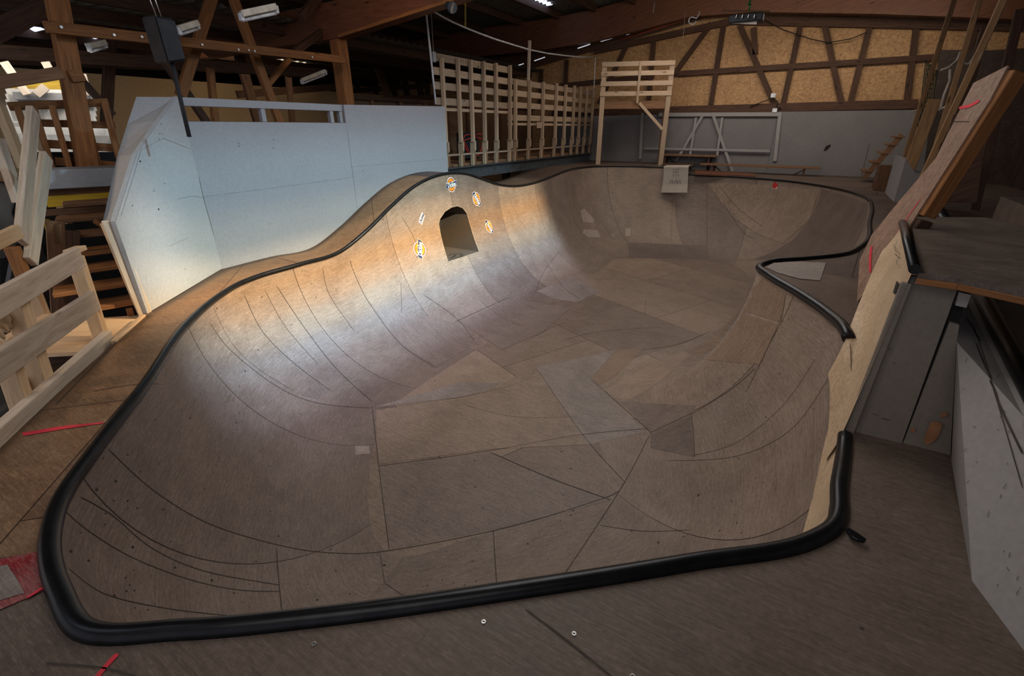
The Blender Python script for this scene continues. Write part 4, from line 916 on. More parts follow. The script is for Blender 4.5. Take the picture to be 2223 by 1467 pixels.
for t, s0, s1, n in ((.12, .38, .58, 3), (.22, .4, .58, 3), (.33, .4, .6, 3), (.55, .33, .66, 5), (.62, .3, .68, 5)):
    for k in range(n):
        s = s0 + (s1 - s0) * k / (n - 1); b = bmesh.new(); d1 = random.uniform(-.03, .03)
        b.faces.new([b.verts.new(p) for p in (srow(t - .03, s + d1), srow(t - .03, s + .03 + d1), srow(t + .03, s + .03), srow(t + .03, s))]); link('faded_marking', b, M['smudge'], me)
pk = empty('wooden_ledge', hZ(1470, 356, ZL), 'brown plywood ledge on the raised far deck behind the hanging sheet', 'ledge')
slab('top', [hZ(u, v, ZL + .03) for u, v in [(1436,359),(1504,359),(1508,354),(1438,353)]], .025, M['dtim'], pk, direction=(0, 0, -1))
# ------------------------------------------------------------------ left side: railing, landing, stairs, lattice, beams
rA, rB = Vector((-2.67, .29, 0)), Vector((-3.65, 1.06, 0)); rn = Vector((rB.y - rA.y, rA.x - rB.x, 0)).normalized()
if rn.dot(EYEV - rA) > 0: rn = -rn      # points away from the camera
def rp(off): return plane(lambda u, v: hP(u, v, rA + rn * off, rn), rn)
rail = empty('timber_railing', (rB + rA) / 2, 'weathered spruce guard railing of three long boards at the left edge of the deck', 'railing')
B2('kick_board', (-60,1012), (238,738), .125, .05, M['gtim'], rp(0), rail)
B2('rail_board', (-60,832), (205,652), .12, .035, M['gtim'], rp(0), rail)
B2('rail_board', (-60,690), (172,558), .115, .035, M['gtim'], rp(0), rail)
for a, c, w in [((163,556),(222,738),.065), ((30,638),(98,850),.09), ((22,800),(52,888),.07)]: B2('post', a, c, w, .07, M['ltim'], rp(.05), rail)
B2('post_edge', (150,548), (176,538), .03, .06, M['ltim'], rp(.05), rail)
B2('inner_post', (66,612), (98,696), .06, .05, M['ltim'], rp(.25), rail); B2('inner_cross_piece', (28,638), (82,610), .04, .05, M['ltim'], rp(.22), rail)
B2('inner_cross_piece', (8,745), (106,688), .045, .05, M['ltim'], rp(.22), rail)
# landing
ld = empty('stair_landing', hZ(180, 720, -.06), 'pale plywood stair landing beside the left deck edge', 'landing')
slab('board', [hZ(u, v, -.04) for u, v in [(150,694),(314,683),(246,742),(170,800),(60,860),(40,790)]][:3] + [hZ(190,762,-.04), hZ(80,768,-.04)], .025, M['ltim'], ld, direction=(0, 0, -1))
beam('edge_strip', hZ(312, 686, .0), hZ(246, 744, .0), .03, .03, M['ltim'], ld)
for a, c in [((60,780),(190,764))]: beam('joist', hZ(*a, -.12) , hZ(*c, -.12), .05, .1, M['dtim'], ld)
M['yel'] = timber('yellow_formwork_timber', (.62, .40, .03), (.42, .25, .02), .5)
bp_ = lambda off: rp(off)
tag(B2('formwork_beam', (30,808), (150,786), .13, .06, M['yel'], bp_(.8)), 'yellow formwork beam under the landing behind the railing posts', 'beam')
low = empty('lower_step', hZ(110, 808, -.2), 'pale lower step board below the landing behind the railing', 'step')
B2('board', (62,812), (158,796), .05, .14, M['gtim'], bp_(.55), low, up=(0, 0, 1)); B2('board', (50,866), (92,854), .05, .2, M['gtim'], bp_(.1), low, up=(0, 0, 1))
# stairs
sdir = (cb - Vector((0, 0, 0))).normalized()
sta = empty('timber_staircase', cb + sdir * .2, 'open timber staircase with thin treads climbing away behind the white wing panel', 'staircase')
treads = [((194,669),(291,660)), ((112,634),(276,624)), ((112,592),(264,584)), ((140,554),(252,546)), ((118,515),(238,508)), ((120,479),(232,473)), ((136,446),(238,440))]
for k, (a, c) in enumerate(treads):
    pk_ = cb + sdir * (.15 + .13 * k); fn = plane(lambda u, v, pk_=pk_: hP(u, v, pk_, sdir), sdir)
    A, Bq = fn(*a), fn(*c); zz = (A.z + Bq.z) / 2; A.z = Bq.z = zz; dv = (Bq - A).normalized(); ctr = (A + Bq) / 2 + sdir * .09
    link('tread', bm_box(bmesh.new(), ctr, dv, Vector((-dv.y, dv.x, 0)), (0, 0, 1), (Bq - A).length / 2, .11, .014, .003), M['otim' if k < 4 else 'mtim'], sta)
fn1 = plane(lambda u, v: hP(u, v, cb + sdir * .6, sdir), sdir)
B2('stringer', (120,480), (132,700), .1, .05, M['mtim'], fn1, sta); B2('newel', (124,484), (128,530), .05, .05, M['ltim'], fn1, sta)
B2('stringer', (150,500), (146,700), .12, .05, M['dtim'], fn1, sta); B2('carriage', (236,478), (318,688), .08, .05, M['gtim'], plane(lambda u, v: hP(u, v, cb + sdir * .05, sdir), sdir), sta)
B2('bracket', (205,478), (228,492), .04, .04, M['otim'], fn1, sta); B2('short_post', (280,668), (285,684), .04, .04, M['otim'], plane(lambda u, v: hP(u, v, cb + sdir * .15, sdir), sdir), sta)
# darkness and beams above the stairs
f2 = plane(lambda u, v: hP(u, v, cb + sdir * 1.35, sdir), sdir)
tag(B2('painted_ledge', (78,388), (262,380), .14, .35, M['white'], f2), 'lilac white painted ledge board above the staircase', 'ledge')
stack = [('timber_beam', (100,413), (252,403), .09, 'mtim', 'brown timber beam just under the white ledge above the stairs'), ('formwork_beam', (100,437), (250,428), .09, 'yel', 'yellow formwork beam under the white ledge above the stairs'),
         ('timber_beam', (96,462), (245,452), .05, 'mtim', 'thin brown beam below the yellow one above the stairs')]
for nme, a, c, w, mk, lab in stack: tag(B2(nme, a, c, w, .06, M[mk], plane(lambda u, v: hP(u, v, cb + sdir * 1.3, sdir), sdir)), lab, 'beam')
# pale inclined rails at far left (handrails of a second stair)
l1 = rp(.45); l2 = rp(.9); l3 = rp(1.3)
hr = empty('stair_handrail', l1(60, 400), 'crooked handrail of pale weathered boards at the far left', 'handrail')
B2('upright_board', (72,240), (46,525), .095, .04, M['gtim'], l1, hr); B2('upright_board', (100,338), (66,568), .095, .04, M['gtim'], l1, hr)
B2('short_rail', (-30,536), (40,502), .085, .04, M['ltim'], l1, hr); B2('post', (26,536), (52,600), .07, .06, M['otim'], rp(.5), hr)
sb = empty('leaning_stair_timbers', l2(60, 350), 'long spruce stair timbers leaning up to the left edge of the picture', 'timbers')
B2('stringer', (-12,205), (52,365), .10, .05, M['ltim'], l2, sb); B2('stringer', (76,262), (146,486), .10, .05, M['ltim'], l2, sb)
B2('stringer', (-6,300), (42,440), .10, .05, M['gtim'], rp(.8), sb); B2('stringer', (34,420), (110,560), .09, .05, M['otim'], l3, sb)
B2('cross_board', (-10,378), (44,392), .12, .04, M['ltim'], l3, sb); B2('cross_board', (-10,320), (50,330), .14, .04, M['otim'], l3, sb)
tag(slab('grey_sheet', [l3(u, v) for u, v in [(-20,395),(60,395),(80,480),(10,560),(-20,560)]], .03, M['white'], direction=rn), 'pale grey sheet leaning behind the crooked handrail', 'sheet')
tag(slab('grey_ramp_side', [rp(1.2)(u, v) for u, v in [(30,560),(110,520),(135,690),(60,760),(0,730)]], .03, M['greywall'], direction=rn), 'grey brown ramp side behind the left railing', 'panel')
tag(B2('formwork_beam', (100,475), (128,545), .07, .05, M['yel'], rp(1.1)), 'yellow formwork beam leaning left of the staircase', 'beam')
# lattice (pallet like) frame
lt = plane(lambda u, v: hP(u, v, cb + sdir * 2.0, sdir), sdir)
lat = empty('timber_lattice', lt(160, 300), 'orange brown timber lattice railing in front of the sunlit white boards', 'lattice')
for a, c, w in [((18,231),(236,222),.065), ((60,266),(250,272),.06), ((98,312),(262,322),.07), ((120,350),(262,360),.07)]: B2('rail', a, c, w, .03, M['otim'], lt, lat)
lt2 = plane(lambda u, v: hP(u, v, cb + sdir * 1.94, sdir), sdir)
for a, c, w in [((226,220),(258,345),.05), ((183,232),(216,366),.045), ((112,228),(153,369),.045), ((72,228),(114,366),.045), ((36,228),(70,330),.045)]: B2('upright', a, c, w, .05, M['otim'], lt2, lat)
f3 = plane(lambda u, v: hP(u, v, cb + sdir * 3.2, sdir), sdir)
M['wboard'] = painted('white_cladding_boards', (.78, .74, .68), amt=.15)
wbd = empty('white_board_cladding', f3(120, 250), 'bright white horizontal boards glowing behind the timber lattice', 'cladding')
for v0 in (216, 228, 240, 252, 288, 300, 312): B2('board', (20,v0), (204 if v0 < 260 else 245, v0 + 3), .20 if v0 > 200 else .2, .02, M['wboard'], f3, wbd)
tag(B2('white_pipe_rail', (30,208), (196,212), .07, .06, M['gtrim'], plane(lambda u, v: hP(u, v, cb + sdir * 3.1, sdir), sdir)), 'grey white rail along the top of the bright boards', 'rail')
tag(B2('formwork_beam', (22,194), (138,190), .2, .08, M['yel'], plane(lambda u, v: hP(u, v, cb + sdir * 3.3, sdir), sdir)), 'yellow formwork beam above the bright white boards at the upper left', 'beam')
f4 = plane(lambda u, v: hP(u, v, cb + sdir * 3.0, sdir), sdir)
tw_ = empty('pale_trestle', f4(60, 190), 'thin pale crossed timber struts in front of the upper yellow beam', 'struts')
for a, c in [((8,134),(60,206)), ((98,134),(112,160)), ((100,188),(78,206)), ((178,160),(192,208))]: B2('strut', a, c, .07, .04, M['gtim'], f4, tw_)
# hall posts and braces on the line of the glulam posts
hp = plane(lambda u, v: hX(u, v, -5.65), (1, 0, 0)); hq = plane(lambda u, v: hX(u, v, -5.58), (1, 0, 0))
pst = empty('hall_timber_frame', hp(160, 370), 'orange brown hall frame at the upper left: thick post, crossed diagonal braces and bolts', 'timber frame')
B2('post', (118,-30), (192,372), .14, .10, M['otim'], hp, pst); B2('brace', (155,150), (245,250), .06, .06, M['dtim'], plane(lambda u, v: hX(u, v, -6.2), (1,0,0)), pst)
tag(B2('tie_plank', (97,58), (747,130), .085, .05, M['otim'], plane(lambda u, v: hX(u, v, -5.5), (1,0,0))), 'long orange brown plank bolted across the hall posts at the upper left', 'plank')
tp_ = [o for o in C.objects if o.name == 'tie_plank'][0]
for u, v in [(132,59),(247,76),(307,80),(438,97),(517,108),(539,109),(552,111),(677,124)]:
    p = hX(u, v, -5.47); b = bmesh.new(); tube_bm(b, [p, p + Vector((.012, 0, 0))], .011, 10); link('bolt_plate', b, M['alu'], tp_)
tag(B2('cross_beam', (-40,185), (132,158), .09, .06, M['mtim'], plane(lambda u, v: hX(u, v, -5.4), (1,0,0))), 'brown beam running from the left edge into the bolted post', 'beam')
tag(B2('beam_stub', (150,166), (180,163), .09, .06, M['otim'], plane(lambda u, v: hX(u, v, -5.6), (1,0,0))), 'short beam end sticking out right of the bolted post', 'beam')
tr1 = pst; tr2 = empty('rear_truss', (-7.6, 6, GZ), 'dark timber posts and beams of the hall frame seen above the white wall', 'timber frame')
for k, (nme, a, c, w, m_, lab) in enumerate([
 ('brace', (465,-20), (392,208), .17, 'otim', 'diagonal orange brace leaning left, behind the black loudspeaker pole'), ('brace', (500,-20), (610,272), .17, 'otim', 'diagonal orange brace leaning right, crossing the bolted plank'),
 ('brace', (356,130), (452,270), .13, 'dtim', 'dark diagonal brace between the loudspeaker and the white railing'), ('brace', (700,-20), (655,40), .2, 'dtim', 'dark brace meeting the glulam beam post'),
 ('brace', (740,40), (640,112), .15, 'dtim', 'dark brace rising to the foot of the glulam beam'), ('brace', (628,128), (580,186), .1, 'otim', 'short orange brace under the bolted plank'),
 ('post', (456,148), (468,272), .12, 'otim', 'thin orange post behind the white railing slot'), ('post', (240,80), (228,320), .16, 'dtim', 'dark thin post right of the bolted post'),
 ('post', (622,120), (635,272), .12, 'dtim', 'dark thin post behind the right part of the white railing'), ('post', (516,110), (562,272), .2, 'dtim', 'dark broad post between the two orange braces behind the white wall'),
 ('brace', (820,146), (845,216), .22, 'dtim', 'dark broad post behind the right part of the white wall'),
 ('brace', (270,0), (215,-40), .1, 'mtim', 'x'), ('brace', (214,-20), (272,54), .12, 'mtim', 'brown brace running down to the right above the bolted plank'),
 ('beam', (515,205), (740,188), .16, 'dtim', 'dark horizontal beam with pale knots left of the glulam post'), ('beam', (825,216), (960,210), .16, 'dtim', 'dark horizontal beam above the right part of the white wall')]):
    if lab == 'x': continue
    xo = -5.75 - .05 * k if k < 7 else -7.5 - .1 * k
    B2(nme, a, c, w * (.55 if k < 7 else .75), .07, M[m_], plane(lambda u, v, xo=xo: hX(u, v, xo), (1,0,0)), tr1 if k < 7 else tr2)
for k, (a, c, w, lab) in enumerate([((-20,75),(104,10),.16,'big dark beam rising across the upper left corner'), ((-20,112),(700,160),.14,'long dark beam behind the loudspeaker under the bolted plank'), ((-20,128),(560,152),.1,'lower thin dark beam crossing behind the loudspeaker pole')]):
    tag(B2('roof_beam', a, c, w, .12, M['dtim'], plane(lambda u, v, k=k: hX(u, v, -6.6 - k), (1,0,0))), lab, 'beam')
tag(boxo('beige_partition', (-10.4, 1.2, GZ), (-10.3, 12.2, 2.0), M['beige']), 'beige plywood partition behind the white wall', 'partition')
tag(slab('shade_sheet_under_stage', [hP(u, v, cb + sdir * 2.3, sdir) for u, v in [(60,330),(330,330),(330,700),(0,800),(0,560)]], .05, M['black'], direction=sdir), 'black sheet painting the shade under the upper ramp behind the staircase', 'panel')  # black sheet; the shade behind the stairs is put into its colour
# loudspeaker on pole
sp0 = hD(372, 128, 4.35)
spk = empty('loudspeaker', sp0, 'black loudspeaker box on a thin black pole above the corner of the white wall', 'loudspeaker')
sd = 4.3
def sv(u, v, d=sd): return hD(u, v, d)
A = [sv(336, 33), sv(380, 42), sv(405, 131), sv(366, 137)]; Bk = [sv(305, 36, sd + .12), None, None, sv(343, 137, sd + .12)]
off = Bk[0] - A[0]; b = bmesh.new(); fr_ = [b.verts.new(p) for p in A]; bk2 = [b.verts.new(p + (Bk[0] - A[0])) for p in A]
b.faces.new(fr_); b.faces.new(bk2[::-1])
for i in range(4): j = (i + 1) % 4; b.faces.new((fr_[i], bk2[i], bk2[j], fr_[j]))
bmesh.ops.recalc_face_normals(b, faces=b.faces[:]); bmesh.ops.bevel(b, geom=b.edges[:], offset=.008, segments=2, affect='EDGES'); link('cabinet', b, M['blackp'], spk)
M['grille'] = plain('dark_speaker_grille', (.028, .03, .036), .6, .3)
cA = sum(A, Vector()) / 4; slab('grille', [cA + (p - cA) * .9 - ray(360, 90) * .004 for p in A], .004, M['grille'], spk, direction=ray(360, 90))
tube('pole', [sv(372, 132, sd + .05), sv(411, 297, sd - .02)], .014, M['blackp'], spk, 10)
tube('wire', [sv(340, 36), sv(318, -20)], .003, M['alu'], spk, 5); tube('wire', [sv(350, 36), sv(330, -20)], .003, M['alu'], spk, 5)
# gloves on the rail
M['glove'] = painted('tan_work_glove', (.55, .42, .27), amt=.3, sc=9)
gl = empty('work_glove', rp(.1)(12, 705), 'tan work glove hanging limp on the left railing', 'glove')
b = bmesh.new(); gpn = rp(.08)
for pts, r in [([(-14,684),(2,690),(14,700)], .032), ([(2,682),(18,696),(26,704)], .014), ([(4,694),(18,706),(25,714)], .014), ([(-4,700),(10,712),(17,722)], .013), ([(-10,708),(0,724),(10,736)], .013), ([(-8,676),(6,676),(14,682)], .012)]:
    P3 = [gpn(u, v) for u, v in pts]; tube_bm(b, [P3[0], P3[0].lerp(P3[1], .5), P3[1], P3[1].lerp(P3[2], .6), P3[2]], [r * .9, r, r, r * .9, r * .5], 10)
o = link('glove_body', b, M['glove'], gl); mo = o.modifiers.new('m', 'REMESH'); mo.mode = 'VOXEL'; mo.voxel_size = .006; mo.use_smooth_shade = True
# ------------------------------------------------------------------ ceiling items
M['tube'] = plain('white_enamel', (.55, .5, .42), .4); 
def batten(name, a, c, dist, label, par=None):
    e = empty(name, hD(*a, dist), label, 'light fitting'); A, Bq = hD(*a, dist), hD(*c, dist + .1)
    beam('housing', A, Bq, .09, .05, M['tube'], e); tube('lamp_tube', [A - Vector((0, 0, .045)), Bq - Vector((0, 0, .045))], .014, M['pipe'], e, 8)
    for q in (A, Bq): beam('end_cap', q - Vector((0, 0, .05)), q + Vector((0, 0, .01)), .05, .03, M['pipe'], e)
    return e
batten('fluorescent_batten', (523,31), (598,15), 5.5, 'white fluorescent batten hanging right of the first diagonal brace')
batten('fluorescent_batten', (388,62), (427,50), 6.0, 'white fluorescent batten partly behind the diagonal brace right of the loudspeaker')
batten('fluorescent_batten', (192,100), (226,92), 7.0, 'small fluorescent batten left of the loudspeaker under the roof lights')
batten('fluorescent_batten', (655,174), (706,154), 8.5, 'fluorescent batten left of the glulam post in the background')
sl = hD(978, 14, 6.2); e = empty('spotlight', sl, 'small silver spotlight clamped below the glulam beam at the top', 'spotlight')
tube('lamp_head', [sl + Vector((-.05, 0, .02)), sl, sl + Vector((.04, -.02, -.02)), sl + Vector((.05, -.025, -.025))], [.03, .045, .055, .05], M['steel'], e, 14)
b = bmesh.new(); c = sl + Vector((.052, -.026, -.026)); b.faces.new([b.verts.new(c + Vector((.02 * math.cos(a), .045 * math.sin(a), .045 * math.cos(a)))) for a in [k * PI / 6 for k in range(12)]]); link('lens', b, M['alu'], e)
fl = plane(lambda u, v: hY(u, v, 7.9), (0, 1, 0))
e = empty('floodlight', fl(1620, 45), 'dark rectangular floodlight hanging in front of the strand board at the top', 'floodlight')
A, Bq = fl(1583, 42), fl(1655, 45)
boxo('housing', (A.x, 7.85, A.z - .05), (Bq.x, 8.05, A.z + .04), M['grille'], e, .01); slab('reflector', [fl(1590,41), fl(1644,43), fl(1642,53), fl(1584,51)], .01, M['tube'], e, direction=(0, 1, 0))
B2('mounting_bar', (1568,23), (1672,25), .02, .02, M['mtim'], fl, e)
for k in range(4): B2('cooling_fin', (1600 + k * 13, 32), (1598 + k * 13, 40), .01, .05, M['alu'], plane(lambda u, v: hY(u, v, 7.83), (0,1,0)), e)
M['green'] = plain('green_cord', (.03, .3, .05), .6)
tag(tube('green_tie', [fl(1626, 22), fl(1630, 8), fl(1624, 12), fl(1632, -6)], .012, M['green'], None, 6), 'bright green cord tied above the floodlight', 'cord')
M['hose'] = plain('white_hook_plastic', (.5, .5, .5), .4)
tag(tube('cable_hook', [fl(1503 + 8 * math.cos(a), 45 + 8 * math.sin(a)) for a in [k * .5 for k in range(11)]] + [fl(1512, 40), fl(1517, 32), fl(1519, 25)], .008, M['hose'], None, 6), 'white looped hook hanging from the big beam left of the floodlight', 'hook')
tag(tube('wall_cable', [back(u, v) - Vector((0, .08, 0)) for u, v in [(1655,42),(1700,66),(1760,86),(1798,94),(1845,86),(1880,72)]], .009, M['black'], None, 6), 'dark cable swagged across the golden strand board', 'cable')
bxp = back(1682, 222) - Vector((0, .15, 0)); e = empty('junction_boxes', bxp, 'small white junction boxes with tangled cable on the sill beam', 'junction box')
for u, v in [(1680,208),(1683,240)]: q = back(u, v) - Vector((0, .12, 0)); boxo('box', (q.x - .045, q.y - .05, q.z - .04), (q.x + .045, q.y, q.z + .04), M['pipe'], e, .004)
tube('cable', [back(u, v) - Vector((0, .14, 0)) for u, v in [(1630,232),(1655,222),(1678,214),(1690,222),(1686,232),(1698,236)]], .01, M['black'], e, 6)
tag(tube('conduit', [back(u, v) - Vector((0, .1, 0)) for u, v in [(1350,88),(1420,66),(1520,36)]], .016, plain('red_brown_conduit', (.4, .08, .04), .5), None, 6), 'thin red conduit following the slope of the roof at the back wall', 'conduit')
for k, (a, c) in enumerate([((1490,36),(1530,26)), ((1360,75),(1415,58)), ((1304,90),(1337,80)), ((1254,105),(1281,96)), ((1160,132),(1183,124)), ((1125,142),(1137,138))]):
    tag(B2('daylight_gap', a, c, .02, .01, M['gap'], plane(lambda u, v: hY(u, v, YB - .4), (0,1,0))), 'short dash of daylight between roof sheets above the back wall', 'daylight slit', 'daylight dashes along the roof slope')
tag(tube('hanging_wire', [fl(1490, 0), fl(1485, 60), fl(1481, 100)], .003, M['cable'], None, 4), 'very thin pale wire hanging in front of the strand board', 'wire')
tag(tube('hanging_wire', [fl(1423, -5), fl(1418, 28)], .006, M['pipe'], None, 4), 'short pale wire hanging from the big beam', 'wire')
# ------------------------------------------------------------------ stickers
M['s_white'] = plain('sticker_white_border', (.78, .72, .70), .4); M['s_red'] = plain('sticker_dark_red', (.20, .015, .02), .4); M['s_or'] = plain('sticker_orange', (.85, .30, .02), .4)
M['s_navy'] = plain('sticker_navy', (.02, .03, .09), .4); M['s_text'] = plain('sticker_lettering_white', (.85, .85, .88), .4)
def text_polys(txt, size):
    cu = bpy.data.curves.new('t', 'FONT'); cu.body = txt; cu.size = size; cu.align_x = 'CENTER'; cu.align_y = 'CENTER'; cu.shear = .25; cu.offset = .0015
    o = bpy.data.objects.new('t', cu); C.objects.link(o); dg = bpy.context.evaluated_depsgraph_get(); me = bpy.data.meshes.new_from_object(o.evaluated_get(dg))
    vs = [tuple(v.co) for v in me.vertices]; fs = [tuple(p.vertices) for p in me.polygons]; bpy.data.objects.remove(o); bpy.data.meshes.remove(me); return vs, fs
TX = text_polys('Dickies', .062)
def sticker(u, v, ua, va, r, label, worn=False):
    c, nn = hit(u, v, 0); a, _ = hit(ua, va, 0)
    d = ray(u, v)
    ex = (a - c); ex = (ex - nn * ex.dot(nn)).normalized(); ey = nn.cross(ex).normalized()
    e = empty('round_sticker', c, label, 'sticker', None)
    def put(name, vs, fs, mat, off):
        b = bmesh.new(); V = []
        for x, y, *_ in vs:
            q = c + ex * x + ey * y; loc, n_, i, ds = bvh.ray_cast(q + nn * .3, -nn); loc = loc if loc else q
            if n_ and n_.dot(nn) < 0: n_ = -n_
            V.append(b.verts.new(loc + nn * off))
        for f in fs:
            try: b.faces.new([V[i] for i in f])
            except ValueError: pass
        link(name, b, mat, e, recalc=False)
    def quad(a, b_, c2, d2, nx=14, ny=3):
        vs = [tuple((a[i] * (1 - x / nx) + b_[i] * x / nx) * (1 - y / ny) + (d2[i] * (1 - x / nx) + c2[i] * x / nx) * y / ny for i in (0, 1)) for y in range(ny + 1) for x in range(nx + 1)]
        return vs, [(y * (nx + 1) + x, y * (nx + 1) + x + 1, (y + 1) * (nx + 1) + x + 1, (y + 1) * (nx + 1) + x) for y in range(ny) for x in range(nx)]
    def disc(r0, r1=0, n=28):
        if r1 == 0: return [(r0 * math.cos(a), r0 * math.sin(a)) for a in [k * 2 * PI / n for k in range(n)]], [tuple(range(n))]
        vs = []
        for k in range(n): a = k * 2 * PI / n; vs += [(r0 * math.cos(a), r0 * math.sin(a)), (r1 * math.cos(a), r1 * math.sin(a))]
        return vs, [(2 * k, 2 * ((k + 1) % n), 2 * ((k + 1) % n) + 1, 2 * k + 1) for k in range(n)]
    if worn:
        w = r * 1.2; h = r * .34; put('border', *quad((-w, -h * 1.5), (w * .8, -h * 1.6), (w, h * 1.3), (-w * .9, h * 1.5)), M['s_white'], .004); s = r / .088; put('lettering', [(x * s, y * s * 1.25) for x, y, z in TX[0]], TX[1], M['s_navy'], .0075); return
    put('border', *disc(r * 1.12), M['s_white'], .003); put('ring', *disc(r, r * .88), M['s_red'], .005); put('disc', *disc(r * .9), M['s_or'], .0042)
    vs, fs = disc(r * .56, r * .42); put('inner_arc', vs, fs, M['s_red'], .005)
    w = r * 1.38; h = r * .36; sk = h * .3
    put('banner_border', *quad((-w - sk, -h * 1.15), (w - sk, -h * 1.15), (w * 1.03 + sk, h * 1.15), (-w + sk, h * 1.15)), M['s_white'], .0065)
    put('banner', *quad((-w * .96 - sk, -h), (w * .96 - sk, -h), (w * .99 + sk, h), (-w * .96 + sk, h)), M['s_navy'], .008)
    s = r / .088; put('lettering', [(x * s, y * s * 1.25) for x, y, z in TX[0]], TX[1], M['s_text'], .0105)
sticker(979, 401, 992, 397, .085, 'round orange sticker above the tunnel opening at the crest of the hump')
sticker(1034, 432, 1041, 445, .085, 'round orange sticker tilted on the upper right of the tunnel opening')
sticker(1061, 492, 1069, 505, .080, 'faded round orange sticker low on the right of the tunnel opening')
sticker(911, 541, 911, 526, .085, 'faded round orange sticker low on the left of the tunnel opening')
c_ = sticker(915, 474, 919, 462, .062, 'worn mostly scraped off sticker high on the left of the tunnel opening', True)
sk = empty('red_oval_sticker', hit(1683, 403)[0], 'small red oval sticker with a white curve near the far right coping', 'sticker')
def oval(cx, cy, rx, ry, a0=0, a1=2 * PI, n=16): return [(cx + rx * math.cos(a0 + (a1 - a0) * k / n), cy + ry * math.sin(a0 + (a1 - a0) * k / n)) for k in range(n)]
M['s_r2'] = plain('sticker_bright_red', (.42, .02, .02), .4)
patch('red_oval', oval(1683, 404, 6, 8), M['s_r2'], sk, hit, .006, 3); patch('white_curve', [(1678,407),(1683,410),(1688,405),(1688,408),(1684,412),(1679,410)], M['s_white'], sk, hit, .010, 3)
patch('red_tuft', [(1681,396),(1684,393),(1686,397)], M['s_r2'], sk, hit, .006, 3)
# graffiti squiggles on the tunnel floor
zfl = zb
for pl in [[(975,553),(985,549),(990,553),(980,558)], [(990,550),(1000,548),(1004,552)], [(978,560),(1000,556),(1008,551)]]:
    ribbon('painted_squiggle', pl, .012, M['black'], bowl, lambda u, v, off: (hZ(u, v, min(rimc, key=lambda c: c.z).z + .03) , Vector((0, 0, 1))), off=.003)
# ------------------------------------------------------------------ light
w = bpy.data.worlds.new('world'); bpy.context.scene.world = w; w.use_nodes = True
bg = w.node_tree.nodes['Background']; bg.inputs[0].default_value = (.88, .88, .98, 1); bg.inputs[1].default_value = .5
def area(name, loc, target, sx, sy, power, col):
    l = bpy.data.lights.new(name, 'AREA'); l.shape = 'RECTANGLE'; l.size = sx; l.size_y = sy; l.energy = power; l.color = col
    o = bpy.data.objects.new(name, l); C.objects.link(o); o.location = loc; o.rotation_euler = (Vector(target) - Vector(loc)).to_track_quat('-Z', 'Y').to_euler(); return o
def spot(name, loc, target, power, col, ang, blend=.6, rad=.1):
    l = bpy.data.lights.new(name, 'SPOT'); l.energy = power; l.color = col; l.spot_size = math.radians(ang); l.spot_blend = blend; l.shadow_soft_size = rad
    o = bpy.data.objects.new(name, l); C.objects.link(o); o.location = loc; o.rotation_euler = (Vector(target) - Vector(loc)).to_track_quat('-Z', 'Y').to_euler(); return o
area('added_fill_over_bowl', (-1.9, 4.6, 2.95), (-1.9, 4.4, 0), 1.6, 5, 120, (1, .94, .87))  # added fill lamp over the bowl, hung below the solid roof
area('added_fill_far', (-1.5, 10.2, 2.9), (-1.5, 10.2, 0), 4, 1.4, 45, (1, .90, .82))  # added fill lamp for the far end, no opening above it
area('added_fill_near', (-.3, -.8, 2.9), (-.2, .8, 0), 2.5, 1.2, 20, (1, .93, .86))  # added fill lamp for the foreground, out of view
area('back_wall_wash', (-.6, 9.7, 3.1), (-1.2, 12.3, 1.6), 4.5, .4, 40, (1, .86, .66))
# warm daylight from an opening at the left
spot('warm_door_light', (-6.3, -2.2, 1.6), (-3.4, 1.6, .1), 330, (1, .72, .46), 50, .7, .25)
spot('warm_post_light', (-4.2, 3.8, 2.6), (-5.9, 6.8, 2.2), 16, (1, .62, .32), 110, .8, .3)
area('hall_left_glow', (-8.8, 5.5, 2.3), (-9.5, 5.5, 1.0), 2, 5, 26, (1, .78, .5))
f5 = f3(120, 260); vv = (EYEV - f5).normalized(); area('board_glow', f5 + vv * .5 + Vector((0, 0, .5)), f5, .8, .3, 6, (1, .95, .86))
area('screen_fill', (-3.6, 7.6, 2.5), (-5, 9, 1.4), 1, 3, 10, (1, .9, .76))
area('left_corner_fill', (-3.2, -.6, 2.4), (-4.6, 2.5, .6), 1.5, 1.5, 14, (.86, .9, 1))
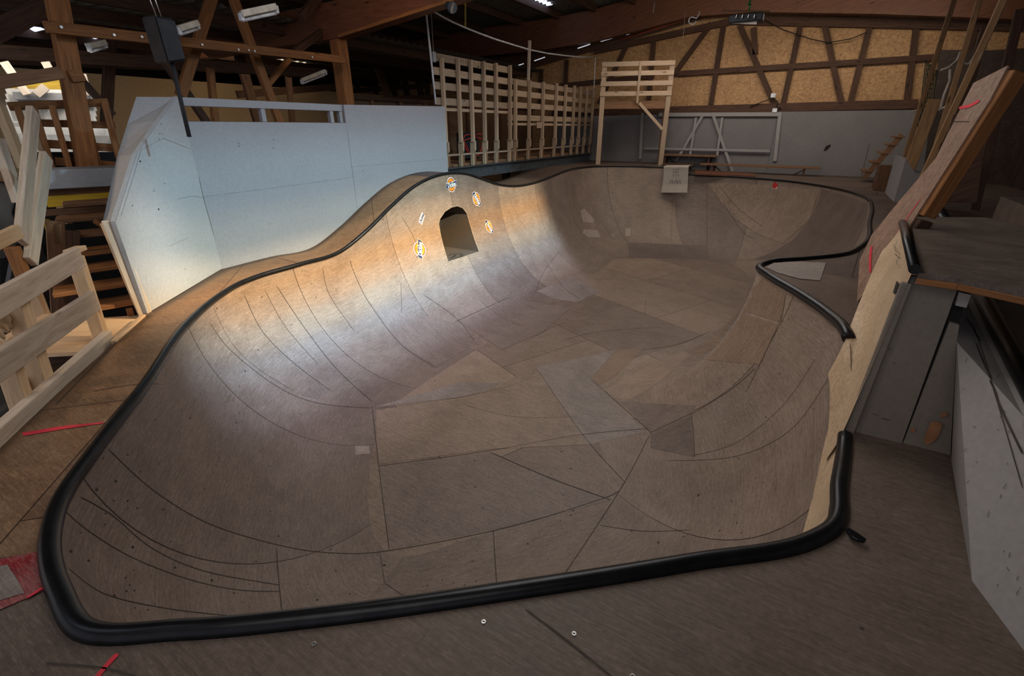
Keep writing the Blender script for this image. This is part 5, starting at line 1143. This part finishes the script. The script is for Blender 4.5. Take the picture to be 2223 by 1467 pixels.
# prismatic beam: a spot whose colour depends on the direction of the ray
def gobo(name, loc, Apt, Bpt, tgt, power, stops, ulo, uhi, soft):
    loc = Vector(loc); D = (Vector(tgt) - loc).normalized(); V = (Apt - loc).cross(Bpt - loc).normalized()
    if V.z > 0: V = -V                      # positive v runs downwards
    D = (D - V * D.dot(V)).normalized(); U = V.cross(D).normalized()
    if (Bpt - Apt).dot(U) < 0: U = -U
    o = spot(name, loc, tgt, power, (1, 1, 1), 90, .3, .06); l = o.data; l.use_nodes = True; t = l.node_tree; em = [n for n in t.nodes if n.type == 'EMISSION'][0]
    g = t.nodes.new('ShaderNodeNewGeometry')
    def dot(v): n = t.nodes.new('ShaderNodeVectorMath'); n.operation = 'DOT_PRODUCT'; n.inputs[1].default_value = v; t.links.new(g.outputs['Incoming'], n.inputs[0]); return n.outputs['Value']
    def mth(op, a, b=None):
        n = t.nodes.new('ShaderNodeMath'); n.operation = op
        for i, s in enumerate((a, b)):
            if s is None: continue
            if isinstance(s, (int, float)): n.inputs[i].default_value = s
            else: t.links.new(s, n.inputs[i])
        return n.outputs[0]
    tv = mth('DIVIDE', dot(V), dot(D)); tu = mth('DIVIDE', dot(U), dot(D))
    r = t.nodes.new('ShaderNodeValToRGB'); r.color_ramp.interpolation = 'EASE'; el = r.color_ramp.elements
    while len(el) > 1: el.remove(el[-1])
    for i, (p, c) in enumerate(stops):
        e = el[0] if i == 0 else el.new((p + .5)); e.position = p + .5; e.color = (*c, 1)
    t.links.new(mth('ADD', tv, .5), r.inputs[0])
    def sstep(x, lo, hi): n = t.nodes.new('ShaderNodeMapRange'); n.interpolation_type = 'SMOOTHSTEP'; n.inputs[1].default_value = lo; n.inputs[2].default_value = hi; t.links.new(x, n.inputs[0]); return n.outputs[0]
    wd = mth('MULTIPLY', sstep(tu, ulo - soft[0], ulo + soft[0]), mth('SUBTRACT', 1, sstep(tu, uhi - soft[1], uhi + soft[1])))
    t.links.new(r.outputs[0], em.inputs[0]); t.links.new(mth('MULTIPLY', wd, 1.0), em.inputs[1])
    return U, V, D, loc
gl_loc = (.6, 3.6, 2.75)
gA, gB = hit(620, 590, 0)[0], hit(1190, 425, 0)[0]
U, V, D, loc = gobo('prismatic_sunbeam', gl_loc, gA, gB, hit(850, 560, 0)[0], 4700,
  [(-.5, (.0, .0, .0)), (-.30, (.02, .035, .05)), (-.16, (.10, .17, .20)), (-.085, (.22, .28, .26)), (-.035, (.62, .56, .40)), (.015, (1.0, .68, .32)), (.05, (1.0, .84, .58)), (.085, (.80, .90, .84)), (.135, (.48, .66, .84)), (.19, (.27, .32, .42)), (.28, (.07, .065, .09)), (.42, (0, 0, 0))],
  -.50, .69, (.15, .05))
wp = wl(330, 540); spot('wing_glow', (-.6, 3.4, 2.6), wp, 620, (1, .93, .82), 13, 1.0, .25)  # extra spot added to brighten the wing beyond what the beam gives
sc_ = bpy.context.scene; sc_.view_settings.view_transform = 'Standard'; sc_.view_settings.look = 'None'; sc_.view_settings.exposure = 0
